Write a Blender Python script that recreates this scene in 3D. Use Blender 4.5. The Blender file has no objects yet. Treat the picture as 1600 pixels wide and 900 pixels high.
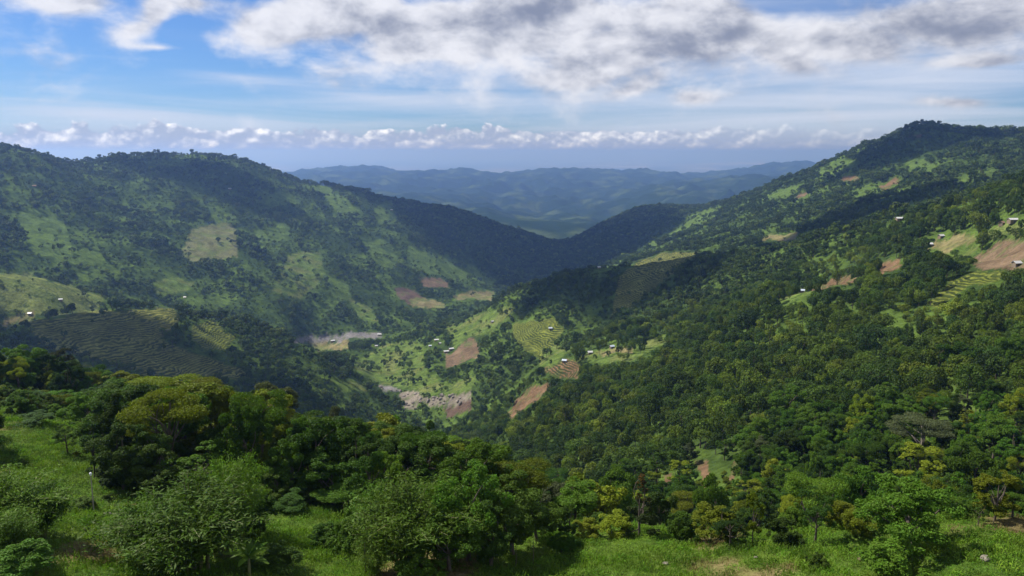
import bpy, bmesh, math, random
import numpy as np
from mathutils import Vector, Matrix, Euler

# ------------------------------------------------------------------ camera, sky, sun, exposure
scene = bpy.context.scene
COL = scene.collection
CZ = 400.0                      # height of the drone's camera above the datum
FPX, PXW, PXH, HORIZON = 1200.0, 1600.0, 900.0, 238.0
PITCH = math.atan((PXH / 2 - HORIZON) / FPX)

cam_data = bpy.data.cameras.new("camera")
cam_data.sensor_width = 36.0
cam_data.lens = 36.0 * FPX / PXW
cam_data.clip_start = 1.0
cam_data.clip_end = 500000.0
cam = bpy.data.objects.new("camera", cam_data)
cam.location = (0, 0, CZ)
cam.rotation_euler = (math.pi / 2 - PITCH, 0, 0)
COL.objects.link(cam)
scene.camera = cam

SUN_EL, SUN_AZ = math.radians(50), math.radians(-66)     # azimuth from +Y towards +X
SUN_DIR = Vector((math.sin(SUN_AZ) * math.cos(SUN_EL), math.cos(SUN_AZ) * math.cos(SUN_EL), math.sin(SUN_EL)))
sun_data = bpy.data.lights.new("sun", 'SUN')
sun_data.energy = 5.0
sun_data.angle = math.radians(0.55)
sun_data.color = (1.0, 0.95, 0.86)
sun = bpy.data.objects.new("sun", sun_data)
sun.rotation_euler = SUN_DIR.to_track_quat('Z', 'Y').to_euler()
sun.location = (-300, 100, CZ + 400)
COL.objects.link(sun)

scene.view_settings.view_transform = 'Standard'
scene.view_settings.look = 'None'
scene.view_settings.exposure = 0.5
scene.view_settings.gamma = 1.0
scene.render.film_transparent = False
cy = scene.cycles
cy.max_bounces = 5
cy.diffuse_bounces = 3
cy.glossy_bounces = 1
cy.transmission_bounces = 3
cy.transparent_max_bounces = 8
cy.volume_bounces = 1
cy.caustics_reflective = False
cy.caustics_refractive = False
cy.use_denoising = True


def pix_dir(px, py):
    """azimuth and tan(elevation) of the ray through a photo pixel (camera at origin)."""
    px = np.asarray(px, float); py = np.asarray(py, float)
    cp, sp = math.cos(PITCH), math.sin(PITCH)
    a = px - PXW / 2; b = PXH / 2 - py
    x = a; y = FPX * cp + b * sp; z = -FPX * sp + b * cp
    return np.arctan2(x, y), z / np.hypot(x, y)


def to_pix(x, y, z):
    cp, sp = math.cos(PITCH), math.sin(PITCH)
    zz = np.asarray(z) - CZ
    f = y * cp - zz * sp
    u = y * sp + zz * cp
    f = np.where(f < 1e-3, 1e-3, f)
    return PXW / 2 + FPX * x / f, PXH / 2 - FPX * u / f


# ---- world: Nishita sky with procedural cloud layers
world = bpy.data.worlds.new("World")
scene.world = world
world.use_nodes = True
wt = world.node_tree
wt.nodes.clear()


class NB:
    """tiny node-graph builder"""
    def __init__(s, tree): s.t = tree
    def n(s, typ, **kw):
        nd = s.t.nodes.new(typ)
        for k, v in kw.items(): setattr(nd, k, v)
        return nd
    def put(s, sock, v):
        if isinstance(v, bpy.types.NodeSocket): s.t.links.new(v, sock)
        else: sock.default_value = v
    def m(s, op, a, b=0.0, c=None, clamp=False):
        nd = s.n('ShaderNodeMath', operation=op, use_clamp=clamp)
        s.put(nd.inputs[0], a); s.put(nd.inputs[1], b)
        if c is not None: s.put(nd.inputs[2], c)
        return nd.outputs[0]
    def vec(s, x, y, z=0.0):
        nd = s.n('ShaderNodeCombineXYZ')
        s.put(nd.inputs[0], x); s.put(nd.inputs[1], y); s.put(nd.inputs[2], z)
        return nd.outputs[0]
    def noise(s, v, scale, detail=5, rough=0.55, dist=0.0, dims='3D'):
        nd = s.n('ShaderNodeTexNoise', noise_dimensions=dims)
        s.put(nd.inputs['Vector'], v); s.put(nd.inputs['Scale'], scale)
        s.put(nd.inputs['Detail'], detail); s.put(nd.inputs['Roughness'], rough); s.put(nd.inputs['Distortion'], dist)
        return nd.outputs[0]
    def ss(s, v, a, b, lo=0.0, hi=1.0, mode='SMOOTHSTEP'):
        nd = s.n('ShaderNodeMapRange', interpolation_type=mode)
        s.put(nd.inputs[0], v); s.put(nd.inputs[1], a); s.put(nd.inputs[2], b); s.put(nd.inputs[3], lo); s.put(nd.inputs[4], hi)
        return nd.outputs[0]
    def mix(s, f, a, b, blend='MIX'):
        nd = s.n('ShaderNodeMix', data_type='RGBA', blend_type=blend)
        s.put(nd.inputs[0], f); s.put(nd.inputs[6], a); s.put(nd.inputs[7], b)
        return nd.outputs[2]


def rgb(r, g, b): return (r, g, b, 1.0)


W = NB(wt)
SKY_STRENGTH = 0.09
tc = W.n('ShaderNodeTexCoord')
sep = W.n('ShaderNodeSeparateXYZ'); wt.links.new(tc.outputs['Generated'], sep.inputs[0])
wx, wy, wz = sep.outputs
hor = W.m('SQRT', W.m('ADD', W.m('MULTIPLY', wx, wx), W.m('MULTIPLY', wy, wy)))
AZ = W.m('ARCTAN2', wx, wy)
EL = W.m('DIVIDE', wz, W.m('MAXIMUM', hor, 0.02))
sky = W.n('ShaderNodeTexSky', sky_type='NISHITA', sun_disc=False, sun_elevation=SUN_EL, sun_rotation=SUN_AZ,
          altitude=700.0, air_density=1.0, dust_density=0.4, ozone_density=2.2)
sky_col = W.mix(1.0, sky.outputs[0], rgb(0.36, 0.54, 0.84), "MULTIPLY")

# the cloud decks lie on a plane overhead: perspective coordinates
pz = W.m('ADD', W.m('MAXIMUM', wz, 0.0), 0.025)
PX_ = W.m('DIVIDE', wx, pz); PY_ = W.m('DIVIDE', wy, pz)
ELc = W.m('MINIMUM', W.m('MAXIMUM', EL, -0.02), 1.2)
WH = 0.73 / SKY_STRENGTH


def blob_sum(blobs):
    """soft elliptical cloud masses at azimuth / tan(elevation); blobs = (px, py, half-width px, half-height px, tilt deg, amount)"""
    tot = None
    base = W.vec(AZ, EL, 0.0)
    for (px, py, sx, sy, ang, amp) in blobs:
        a, t = pix_dir(px, py)
        mp = W.n('ShaderNodeMapping', vector_type='TEXTURE')
        wt.links.new(base, mp.inputs[0])
        mp.inputs['Location'].default_value = (float(a), float(t), 0)
        mp.inputs['Rotation'].default_value = (0, 0, math.radians(ang))
        mp.inputs['Scale'].default_value = (sx / FPX, sy / FPX, 1)
        g = W.n('ShaderNodeTexGradient', gradient_type='QUADRATIC_SPHERE')
        wt.links.new(mp.outputs[0], g.inputs[0])
        v = W.m('MULTIPLY', g.outputs['Fac'], amp)
        tot = v if tot is None else W.m('ADD', tot, v)
    return tot


# outside the photographed part the sky carries on with broken cloud of the same kind
inside = W.m('MULTIPLY', W.ss(EL, 0.20, 0.34, 1.0, 0.0), W.ss(W.m('ABSOLUTE', AZ), 0.62, 0.85, 1.0, 0.0))
outside = W.m('SUBTRACT', 1.0, inside)

# warped coordinates so that edges are wispy
wv = W.vec(W.m('MULTIPLY', AZ, 1.0), W.m('MULTIPLY', ELc, 1.7), 0.37)
warp = W.n('ShaderNodeTexNoise'); wt.links.new(wv, warp.inputs['Vector'])
warp.inputs['Scale'].default_value = 7.0; warp.inputs['Detail'].default_value = 3.0
sub = W.n('ShaderNodeVectorMath', operation='SUBTRACT'); wt.links.new(warp.outputs['Color'], sub.inputs[0]); sub.inputs[1].default_value = (.5, .5, .5)
scl = W.n('ShaderNodeVectorMath', operation='SCALE'); wt.links.new(sub.outputs[0], scl.inputs[0]); scl.inputs[3].default_value = 0.045
wadd = W.n('ShaderNodeVectorMath', operation='ADD'); wt.links.new(wv, wadd.inputs[0]); wt.links.new(scl.outputs[0], wadd.inputs[1])
CV = wadd.outputs[0]

# 1. thin veil: streaks of cirrostratus
streak = W.noise(W.vec(W.m('ADD', W.m('MULTIPLY', AZ, 2.2), W.m('MULTIPLY', ELc, 3.0)), W.m('MULTIPLY', ELc, 34.0), 1.7), 1.0, 6, 0.6, 0.6)
veil_blobs = blob_sum([(170, 178, 560, 62, -3, 1.3), (560, 150, 480, 34, -4, 0.9), (1250, 60, 640, 190, 0, 1.35), (1400, 150, 560, 130, 0, 1.1),
                       (800, 228, 1700, 85, 0, 1.25), (380, 122, 200, 14, -3, 0.6), (700, 110, 320, 60, 0, .6), (900, 160, 500, 60, 0, 0.75)])
veil_c = W.m('ADD', W.m('MULTIPLY', veil_blobs, inside), W.m('MULTIPLY', outside, W.m('MULTIPLY', W.noise(W.vec(PX_, PY_, 3.1), 0.35, 3), 0.9)))
veil = W.m('MULTIPLY', W.ss(W.m('ADD', W.m('MULTIPLY', veil_c, 0.75), W.m('MULTIPLY', W.m('SUBTRACT', streak, 0.5), 1.9)), 0.0, 1.35), 0.92)
col = W.mix(veil, sky_col, rgb(0.66 * WH, 0.73 * WH, 0.88 * WH))

# 2. the broken stratocumulus deck
main_blobs = blob_sum([
    (430, 38, 175, 66, 14, 1.25), (560, 20, 220, 92, 0, 1.15), (640, 70, 190, 70, 20, 1.25), (790, 60, 230, 105, 10, 1.3), (850, 10, 170, 70, 0, 1.2),
    (930, 105, 170, 78, 20, 1.25), (1060, 60, 190, 110, -25, 1.1), (1160, 40, 170, 80, -25, 1.05), (990, 140, 90, 34, 20, 0.9), (1080, 152, 60, 22, 0, 0.8),
    (1340, 72, 140, 42, -18, 1.2), (1450, 40, 220, 66, -14, 1.35), (1560, 15, 130, 50, 0, 1.0), (1530, 97, 120, 18, 0, 0.8), (1490, 160, 110, 18, -3, 0.85), (1240, 95, 80, 26, -25, .7),
    (215, 46, 72, 40, 22, 1.05), (245, 15, 40, 34, 60, .9), (110, 2, 130, 36, 4, 1.0), (245, 74, 80, 12, 0, .55), (300, 5, 90, 30, 0, .8)])
gen_cov = W.ss(W.noise(W.vec(PX_, PY_, 0.4), 0.42, 4, 0.55), 0.42, 0.66)
cov = W.m('ADD', W.m('MULTIPLY', main_blobs, inside), W.m('MULTIPLY', W.m('MULTIPLY', gen_cov, 1.0), outside))


def main_density(vsock):
    big = W.noise(vsock, 9.5, 8, 0.58, 0.0)
    return W.m('ADD', W.m('MULTIPLY', cov, 0.79), W.m('MULTIPLY', W.m('SUBTRACT', big, 0.5), 1.35))


def shifted(vsock, off):
    nd = W.n('ShaderNodeVectorMath', operation='ADD'); wt.links.new(vsock, nd.inputs[0]); nd.inputs[1].default_value = off
    return nd.outputs[0]


d0 = main_density(CV)
d1 = main_density(shifted(CV, (-0.012, 0.030, 0.0)))
alpha = W.ss(d0, 0.06, 0.52)
fine = W.noise(shifted(CV, (3.1, 1.7, .4)), 24.0, 6, 0.6, 0.0)
lit = W.m('ADD', W.m('ADD', W.m('MULTIPLY', W.m('SUBTRACT', d0, d1), 1.5), W.m('ADD', W.ss(fine, .3, .7, -.17, .17), W.ss(W.noise(shifted(CV, (5.1, 2.7, .9)), 11.0, 4, .55), .3, .7, -.17, .17))), 0.55)
thick = W.ss(d0, 0.35, 1.05)
grey_right = W.m('ADD', W.ss(AZ, -0.25, 0.35, 0.0, 0.30), blob_sum([(840, 15, 130, 60, 0, 0.9), (1450, 60, 300, 90, -14, .8), (1090, 120, 260, 90, -25, .5)]))
lit2 = W.m('SUBTRACT', W.m('SUBTRACT', lit, W.m('MULTIPLY', thick, 0.20)), W.m('MULTIPLY', grey_right, 0.60))
cl_dark = rgb(0.25 * WH, 0.285 * WH, 0.39 * WH)
cl_lit = rgb(0.86 * WH, 0.87 * WH, 0.93 * WH)
ccol = W.mix(W.ss(lit2, -0.45, 0.85, 0.0, 1.0), cl_dark, cl_lit)
col = W.mix(W.m('MULTIPLY', alpha, 0.96), col, ccol)

# 3. row of far cumulus above the horizon
hv = W.vec(W.m('MULTIPLY', AZ, 1.0), W.m('MULTIPLY', ELc, 1.35), 4.2)


def far_density(vs):
    n = W.noise(vs, 34.0, 6, 0.56, 0.0)
    n2 = W.noise(W.vec(W.m('MULTIPLY', AZ, 1.0), 0.0, 8.0), 9.0, 2, 0.5)
    top = W.m('MULTIPLY_ADD', n2, 0.030, 0.0145)
    return W.m('ADD', W.m('MULTIPLY', W.m('SUBTRACT', n, 0.5), 1.6), W.m('MULTIPLY', W.m('DIVIDE', W.m('SUBTRACT', top, EL), 0.022), 0.75))


f0 = far_density(hv)
f1 = far_density(shifted(hv, (-0.003, 0.007, 0.0)))
edge = W.ss(AZ, 0.14, 0.42, 1.0, 0.35)
fa = W.m('MULTIPLY', W.m('MULTIPLY', W.ss(f0, 0.0, 0.14), W.ss(EL, 0.001, 0.009)), edge)
flit = W.m('ADD', W.m('MULTIPLY', W.m('SUBTRACT', f0, f1), 1.3), 0.15, clamp=True)
fcol = W.mix(W.ss(flit, 0.02, 0.75), rgb(0.42 * WH, 0.49 * WH, 0.66 * WH), rgb(1.35 * WH, 1.35 * WH, 1.37 * WH))
murk = W.ss(EL, 0.002, 0.034, 0.85, 0.0)                   # grey-violet smoke of the far cloud bases
col = W.mix(murk, col, rgb(0.34 * WH, 0.40 * WH, 0.56 * WH))
col = W.mix(W.m('MULTIPLY', fa, 0.9), col, fcol)

bg = W.n('ShaderNodeBackground')
wt.links.new(col, bg.inputs[0]); bg.inputs[1].default_value = SKY_STRENGTH
wo = W.n('ShaderNodeOutputWorld'); wt.links.new(bg.outputs[0], wo.inputs[0])
world.cycles.sampling_method = 'MANUAL'
world.cycles.sample_map_resolution = 512

# ------------------------------------------------------------------ numpy noise
_prng = np.random.default_rng(11)
_PERM = _prng.permutation(4096)
_GA = _prng.random(4096) * 2 * np.pi
_GX, _GY = np.cos(_GA), np.sin(_GA)


def perlin(x, y, seed=0):
    x = np.asarray(x, float) + seed * 17.31; y = np.asarray(y, float) - seed * 9.77
    xi = np.floor(x).astype(np.int64); yi = np.floor(y).astype(np.int64)
    fx, fy = x - xi, y - yi
    u = fx * fx * fx * (fx * (fx * 6 - 15) + 10); v = fy * fy * fy * (fy * (fy * 6 - 15) + 10)
    def g(ix, iy, dx, dy):
        h = _PERM[(_PERM[ix & 4095] + iy) & 4095]
        return _GX[h] * dx + _GY[h] * dy
    a = g(xi, yi, fx, fy); b = g(xi + 1, yi, fx - 1, fy)
    c = g(xi, yi + 1, fx, fy - 1); d = g(xi + 1, yi + 1, fx - 1, fy - 1)
    return (a + u * (b - a)) * (1 - v) + (c + u * (d - c)) * v * 1.0


def fbm(x, y, octv=4, seed=0, gain=0.5):
    s = 0.0; a = 1.0
    for o in range(octv):
        s = s + a * perlin(x, y, seed + o * 3); x = x * 2.03; y = y * 2.03; a *= gain
    return s


def sstep(a, b, x):
    t = np.clip((x - a) / (b - a), 0, 1); return t * t * (3 - 2 * t)


def lerp(a, b, t): return a + (b - a) * t


# ------------------------------------------------------------------ terrain: a surveyed height field
# lines of survey points: photo bearing (px, py of the bare ground) and horizontal range in metres; H entries give the height below the camera instead
SURVEY = [
    # near meadow round the drone
    [(0, 900, 50), (200, 900, 50), (400, 900, 50), (600, 900, 51), (800, 900, 51), (1000, 900, 51), (1200, 900, 51), (1400, 900, 51), (1600, 900, 50)],
    [(0, 800, 68), (150, 790, 71), (300, 800, 69), (450, 810, 68), (580, 830, 64), (700, 850, 58), (800, 850, 58), (900, 840, 60), (1000, 835, 61), (1100, 848, 59), (1200, 842, 60), (1300, 825, 62), (1450, 815, 63), (1600, 815, 62)],
    # the wooded shoulder on its left
    [(100, 715, 92), (300, 720, 95), (450, 730, 92), (550, 750, 88), (650, 770, 84), (750, 805, 75)],
    [(30, 650, 112), (200, 680, 128), (300, 695, 125), (450, 712, 118), (550, 728, 110), (650, 740, 100), (720, 760, 94)],
    [(0, 580, 238), (60, 588, 236), (0, 605, 185), (100, 628, 190), (200, 650, 190), (300, 655, 185)],
    # right-hand slope facing the drone
    [(1600, 700, 215), (1450, 730, 200), (1300, 750, 195), (1200, 760, 205), (1100, 765, 225), (1000, 745, 265), (900, 715, 330), (820, 690, 430)],
    [(1600, 600, 290), (1450, 610, 290), (1300, 620, 300), (1150, 640, 315), (1000, 660, 360), (900, 650, 440), (820, 650, 540)],
    [(1600, 500, 390), (1450, 515, 400), (1300, 525, 420), (1150, 560, 430), (1050, 580, 470), (950, 595, 540), (860, 620, 590)],
    # crest of the near spur
    [(1640, 372, 490), (1600, 392, 500), (1500, 415, 510), (1410, 422, 530), (1320, 442, 545), (1200, 470, 565), (1120, 505, 585), (1050, 538, 605), (950, 550, 640), (850, 585, 655), (790, 635, 670)],
    # dip and the outer spur
    [(1550, 372, 600), (1400, 395, 640), (1250, 440, 680), (1100, 478, 730), (1000, 505, 750), (900, 535, 770), (820, 550, 800)],
    [(1100, 440, 830), (1000, 465, 860), (900, 490, 880), (820, 510, 900)],
    [(1680, 270, 680), (1600, 282, 700), (1500, 318, 740), (1400, 345, 780), (1320, 365, 810), (1240, 382, 850), (1150, 397, 900), (1060, 407, 950), (980, 418, 980), (900, 425, 1000), (850, 440, 1030), (800, 458, 1060), (750, 492, 1090), (690, 515, 1130), (630, 530, 1180)],
    [(770, 530, 960), (720, 550, 950), (690, 575, 900), (660, 600, 860), (740, 600, 780)],
    # valley floor and river
    [(735, 632, 740), (680, 635, 790), (630, 625, 830), (600, 605, 880), (570, 575, 980), (560, 548, 1120), (530, 531, 1250), (470, 534, 1240), (590, 525, 1270)],
    # dark terraced hill
    [(-40, 520, 830), (30, 500, 840), (100, 492, 850), (200, 484, 860), (270, 484, 870), (340, 494, 880), (410, 512, 890), (470, 538, 890), (530, 572, 870), (590, 610, 830)],
    [(0, 560, 720), (100, 570, 720), (200, 585, 720), (300, 590, 720), (400, 600, 730), (480, 612, 750), (560, 632, 770)],
    [(60, 530, 780), (160, 532, 785), (260, 532, 790), (360, 545, 800), (440, 565, 810)],
    # pale spur at the left
    [(-60, 415, 1040), (0, 428, 1060), (60, 438, 1080), (120, 455, 1090), (170, 470, 1090), (230, 495, 1080)],
    [(-40, 480, 960), (40, 488, 970), (110, 490, 985)],
    # left hill
    [(300, 500, 1160), (400, 505, 1210), (460, 515, 1240)],
    [(0, 400, 1260), (100, 430, 1230), (200, 455, 1210), (300, 465, 1260), (400, 460, 1320), (500, 480, 1370), (600, 490, 1420), (680, 480, 1500), (760, 468, 1640)],
    [(0, 350, 1420), (100, 360, 1450), (200, 380, 1450), (300, 395, 1480), (400, 400, 1520), (500, 410, 1580), (600, 430, 1620), (700, 450, 1680), (780, 452, 1800)],
    [(0, 290, 1610), (100, 305, 1650), (200, 320, 1700), (300, 335, 1740), (400, 340, 1800), (500, 355, 1830), (600, 375, 1850), (700, 405, 1900), (800, 440, 2000)],
    [(-150, 226, 1760), (0, 238, 1800), (60, 242, 1830), (95, 258, 1880), (125, 268, 1930), (160, 260, 2000), (205, 245, 2100), (280, 246, 2120), (350, 247, 2150), (390, 254, 2180), (430, 270, 2200), (470, 290, 2170), (540, 297, 2180), (590, 310, 2200), (640, 322, 2230), (720, 336, 2300), (780, 357, 2380), (824, 370, 2400), (860, 381, 2420), (885, 388, 2430)],
    [(800, 425, 2060), (850, 420, 2130), (880, 424, 2120), (840, 402, 2250), (880, 404, 2260)],
    # back right hill
    [(1600, 330, 900), (1450, 345, 960), (1300, 375, 1000), (1200, 398, 1050), (1050, 410, 1250), (950, 425, 1500), (890, 438, 1800)],
    [(1600, 280, 1180), (1450, 292, 1250), (1300, 325, 1350), (1200, 355, 1400), (1100, 375, 1550), (1000, 398, 1750), (930, 415, 2000)],
    [(1600, 245, 1480), (1500, 250, 1520), (1400, 265, 1620), (1300, 285, 1700), (1200, 315, 1800), (1120, 338, 1950), (1030, 365, 2200), (960, 382, 2350), (910, 398, 2300)],
    [(1750, 212, 1750), (1600, 216, 1780), (1530, 214, 1820), (1490, 208, 1870), (1462, 198, 1890), (1438, 193, 1900), (1415, 200, 1930), (1390, 216, 1965), (1350, 230, 2010), (1300, 251, 2060), (1250, 275, 2110), (1200, 291, 2160), (1150, 312, 2230), (1110, 322, 2400), (1060, 325, 2650), (1000, 327, 2750), (950, 347, 2700), (922, 361, 2620), (902, 376, 2540)],
    # beyond the gap
    [(760, 342, 3700), (800, 346, 3650), (850, 356, 3550), (890, 366, 3450), (930, 372, 3400)],
    [(600, 318, 5000), (700, 332, 4800), (800, 345, 4700), (870, 352, 4700), (960, 345, 4700), (1050, 330, 4700)],
    [(900, 338, 5300), (980, 318, 5500), (1060, 306, 5700), (1130, 296, 5900), (1180, 290, 6000)],
    [(500, 295, 6600), (650, 300, 6800), (800, 305, 7000), (950, 300, 7400), (1100, 288, 8200), (1200, 280, 9000)],
    [(380, 282, 8800), (460, 276, 9200), (520, 269, 9500), (555, 266, 9500), (590, 268, 9500), (640, 275, 9500), (690, 273, 9400), (722, 269, 9300), (760, 277, 9400), (810, 275, 9500), (855, 271, 9500), (900, 270, 9600), (950, 272, 9700), (1000, 272, 9800), (1060, 277, 10200), (1120, 272, 10800), (1180, 264, 11300), (1250, 259, 11600), (1300, 270, 11700), (1400, 268, 11700)],
]
HIDDEN = [  # (px, range, metres below the camera) for ground the photo does not show
    (0, 340, 125), (150, 290, 105), (300, 260, 105), (450, 200, 95), (0, 400, 150), (200, 420, 165), (350, 420, 175), (500, 420, 195), (100, 600, 195), (300, 600, 208), (480, 600, 228),
    (560, 160, 85), (560, 300, 160), (600, 500, 225), (650, 150, 85), (680, 250, 140), (700, 400, 205), (680, 620, 262), (760, 110, 62), (780, 200, 112), (790, 320, 160),
    (850, 85, 44), (870, 130, 72), (880, 220, 118), (950, 80, 42), (960, 130, 72), (960, 200, 104), (1050, 85, 45), (1060, 150, 82), (1150, 85, 46), (1180, 150, 78), (1300, 85, 44), (1320, 140, 68), (1450, 90, 45), (1460, 140, 65), (1600, 90, 44), (1600, 140, 62),
    (0, 950, 195), (250, 980, 225), (420, 1030, 265), (100, 1160, 190), (0, 1150, 175),
    (1500, 570, 78), (1300, 610, 112), (1600, 780, 40), (1400, 880, 100), (1200, 960, 132), (1000, 1100, 190), (850, 1200, 245), (700, 1350, 300),
    (0, 2700, 180), (200, 2900, 230), (400, 3000, 270), (600, 3000, 300), (720, 3000, 330), (860, 2950, 400), (900, 3000, 395), (1000, 3400, 370), (1200, 3000, 260), (1400, 2900, 150), (1600, 2900, 110),
    (0, 4500, 420), (400, 4500, 460), (1300, 4500, 430), (1600, 4500, 400), (0, 9000, 430), (1600, 9500, 400), (0, 13000, 515), (400, 12500, 515), (700, 12500, 515), (1000, 12800, 515), (1300, 13000, 515), (1600, 13000, 515),
    (-400, 50, 30), (-400, 110, 36), (-400, 200, 52), (-400, 350, 110), (-400, 700, 180), (-400, 1050, 140), (-400, 1400, 90), (-400, 1800, -20), (-400, 2800, 150), (-400, 4500, 400), (-400, 12500, 515),
    (2000, 50, 29), (2000, 80, 36), (2000, 180, 64), (2000, 300, 60), (2000, 500, 20), (2000, 700, -10), (2000, 1000, 40), (2000, 1500, 0), (2000, 1900, -70), (2000, 2900, 60), (2000, 4500, 380), (2000, 12500, 515)]
KAZ = 2.0
cx_, cl_, ct_ = [], [], []
for line in SURVEY:
    for (px, py, R) in line:
        a, t = pix_dir(px, py); cx_.append(float(a)); cl_.append(math.log(R)); ct_.append(float(t))
for (px, R, dep) in HIDDEN:
    a, t = pix_dir(px, 450); cx_.append(float(a)); cl_.append(math.log(R)); ct_.append(-dep / R)
CX = np.array(cx_) * KAZ; CL = np.array(cl_); CT = np.array(ct_)
nC = len(CX)


def tps_k(r2): return r2 * np.log(r2 + 1e-12) * 0.5


_K = tps_k((CX[:, None] - CX[None]) ** 2 + (CL[:, None] - CL[None]) ** 2) + np.eye(nC) * 2e-6
_P = np.stack([np.ones(nC), CX, CL], 1)
_A = np.block([[_K, _P], [_P.T, np.zeros((3, 3))]])
_W = np.linalg.solve(_A, np.concatenate([CT, np.zeros(3)]))


def tps(az, lr):
    az = np.asarray(az).ravel() * KAZ; lr = np.asarray(lr).ravel()
    out = np.empty(len(az))
    for i in range(0, len(az), 20000):
        a = az[i:i + 20000]; l = lr[i:i + 20000]
        k = tps_k((a[:, None] - CX[None]) ** 2 + (l[:, None] - CL[None]) ** 2)
        out[i:i + 20000] = k @ _W[:nC] + _W[nC] + _W[nC + 1] * a + _W[nC + 2] * l
    return out


# the sheet: dense where the photo looks, coarse behind; one mesh out to the horizon
az_f = np.linspace(-0.72, 0.72, 641)
az_b = np.linspace(0.72, 2 * np.pi - 0.72, 74)[1:-1]
AZS = np.concatenate([az_f, az_b])
lr = np.concatenate([np.linspace(math.log(3), math.log(44), 18)[:-1], np.linspace(math.log(44), math.log(3000), 640)[:-1],
                     np.linspace(math.log(3000), math.log(13500), 190)[:-1], np.linspace(math.log(13500), math.log(260000), 36)])
NA, NR = len(AZS), len(lr)

# smooth part on a coarser lattice, then bilinear
ga = np.linspace(-0.8, 0.8, 261); gl = np.linspace(math.log(44), math.log(13500), 330)
GA, GL = np.meshgrid(ga, gl, indexing='ij')
GT = tps(GA, GL).reshape(GA.shape)


def smooth_t(az, l):
    fa = np.clip((az - ga[0]) / (ga[1] - ga[0]), 0, len(ga) - 1.001); fl = np.clip((l - gl[0]) / (gl[1] - gl[0]), 0, len(gl) - 1.001)
    i = fa.astype(int); j = fl.astype(int); u = fa - i; v = fl - j
    return (GT[i, j] * (1 - u) + GT[i + 1, j] * u) * (1 - v) + (GT[i, j + 1] * (1 - u) + GT[i + 1, j + 1] * u) * v


def height(x, y):
    R = np.hypot(x, y); az = np.arctan2(x, y)
    Rc = np.clip(R, 46.0, 13400.0)
    z = smooth_t(np.clip(az, -0.79, 0.79), np.log(Rc)) * Rc
    back = sstep(0.80, 1.7, np.abs(az))
    z = lerp(z, -30 - np.clip(R - 60, 0, 3000) * 0.10, back)
    # gullies, knolls and bumps
    n1 = fbm(x / 130.0, y / 130.0, 4, 1); n2 = fbm(x / 28.0, y / 28.0, 3, 5)
    z = z + n1 * np.clip((R - 230) * 0.018, 0, 9) + n2 * np.clip((R - 160) * 0.006, 0, 2.2)
    z = z + fbm(x / 7.0, y / 7.0, 3, 9) * 0.55 * sstep(30, 60, R) * (1 - sstep(250, 500, R))
    rid = 1 - 2.2 * np.abs(perlin(x / 760.0, y / 760.0, 21)) + 0.75 * (1 - 2 * np.abs(perlin(x / 300.0, y / 300.0, 22))) + .45 * fbm(x / 170., y / 170., 3, 23)
    z = z + (rid - 0.6) * 62 * sstep(3000, 5200, R) * (1 - sstep(10500, 13000, R))
    z = lerp(z, -520.0, sstep(11800, 13300, R))
    z = lerp(z, -29.0, 1 - sstep(10, 48, R))
    return z + CZ


AA, LL = np.meshgrid(AZS, lr, indexing='ij')
RR = np.exp(LL); TX = RR * np.sin(AA); TY = RR * np.cos(AA)
TZ = height(TX, TY)

# what the drone can see of the ground (for deciding where plants are worth having)
tanel = (TZ - CZ) / RR
VIS_EDGE = np.maximum.accumulate(tanel, axis=1)


def hidden_by(x, y, z):
    """metres by which a point at (x,y,z) lies below the line of sight over nearer ground"""
    R = np.hypot(x, y); az = np.arctan2(x, y)
    i = np.clip(np.round((az - az_f[0]) / (az_f[1] - az_f[0])).astype(int), 0, 640)
    j = np.clip(np.searchsorted(lr, np.log(R)) - 1, 0, NR - 1)
    return VIS_EDGE[i, j] * R - (z - CZ)


def ground_at_pixel(px, py, r0, r1):
    """the ground point seen at a pixel between two ranges"""
    a, t = pix_dir(px, py)
    R = np.exp(np.linspace(math.log(r0), math.log(r1), 1500))
    x = R * math.sin(a); y = R * math.cos(a); z = height(x, y)
    k = np.argmax((z - CZ) / R >= t) if ((z - CZ) / R >= t).any() else int(np.argmin(np.abs((z - CZ) / R - t)))
    return Vector((x[k], y[k], z[k]))


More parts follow.
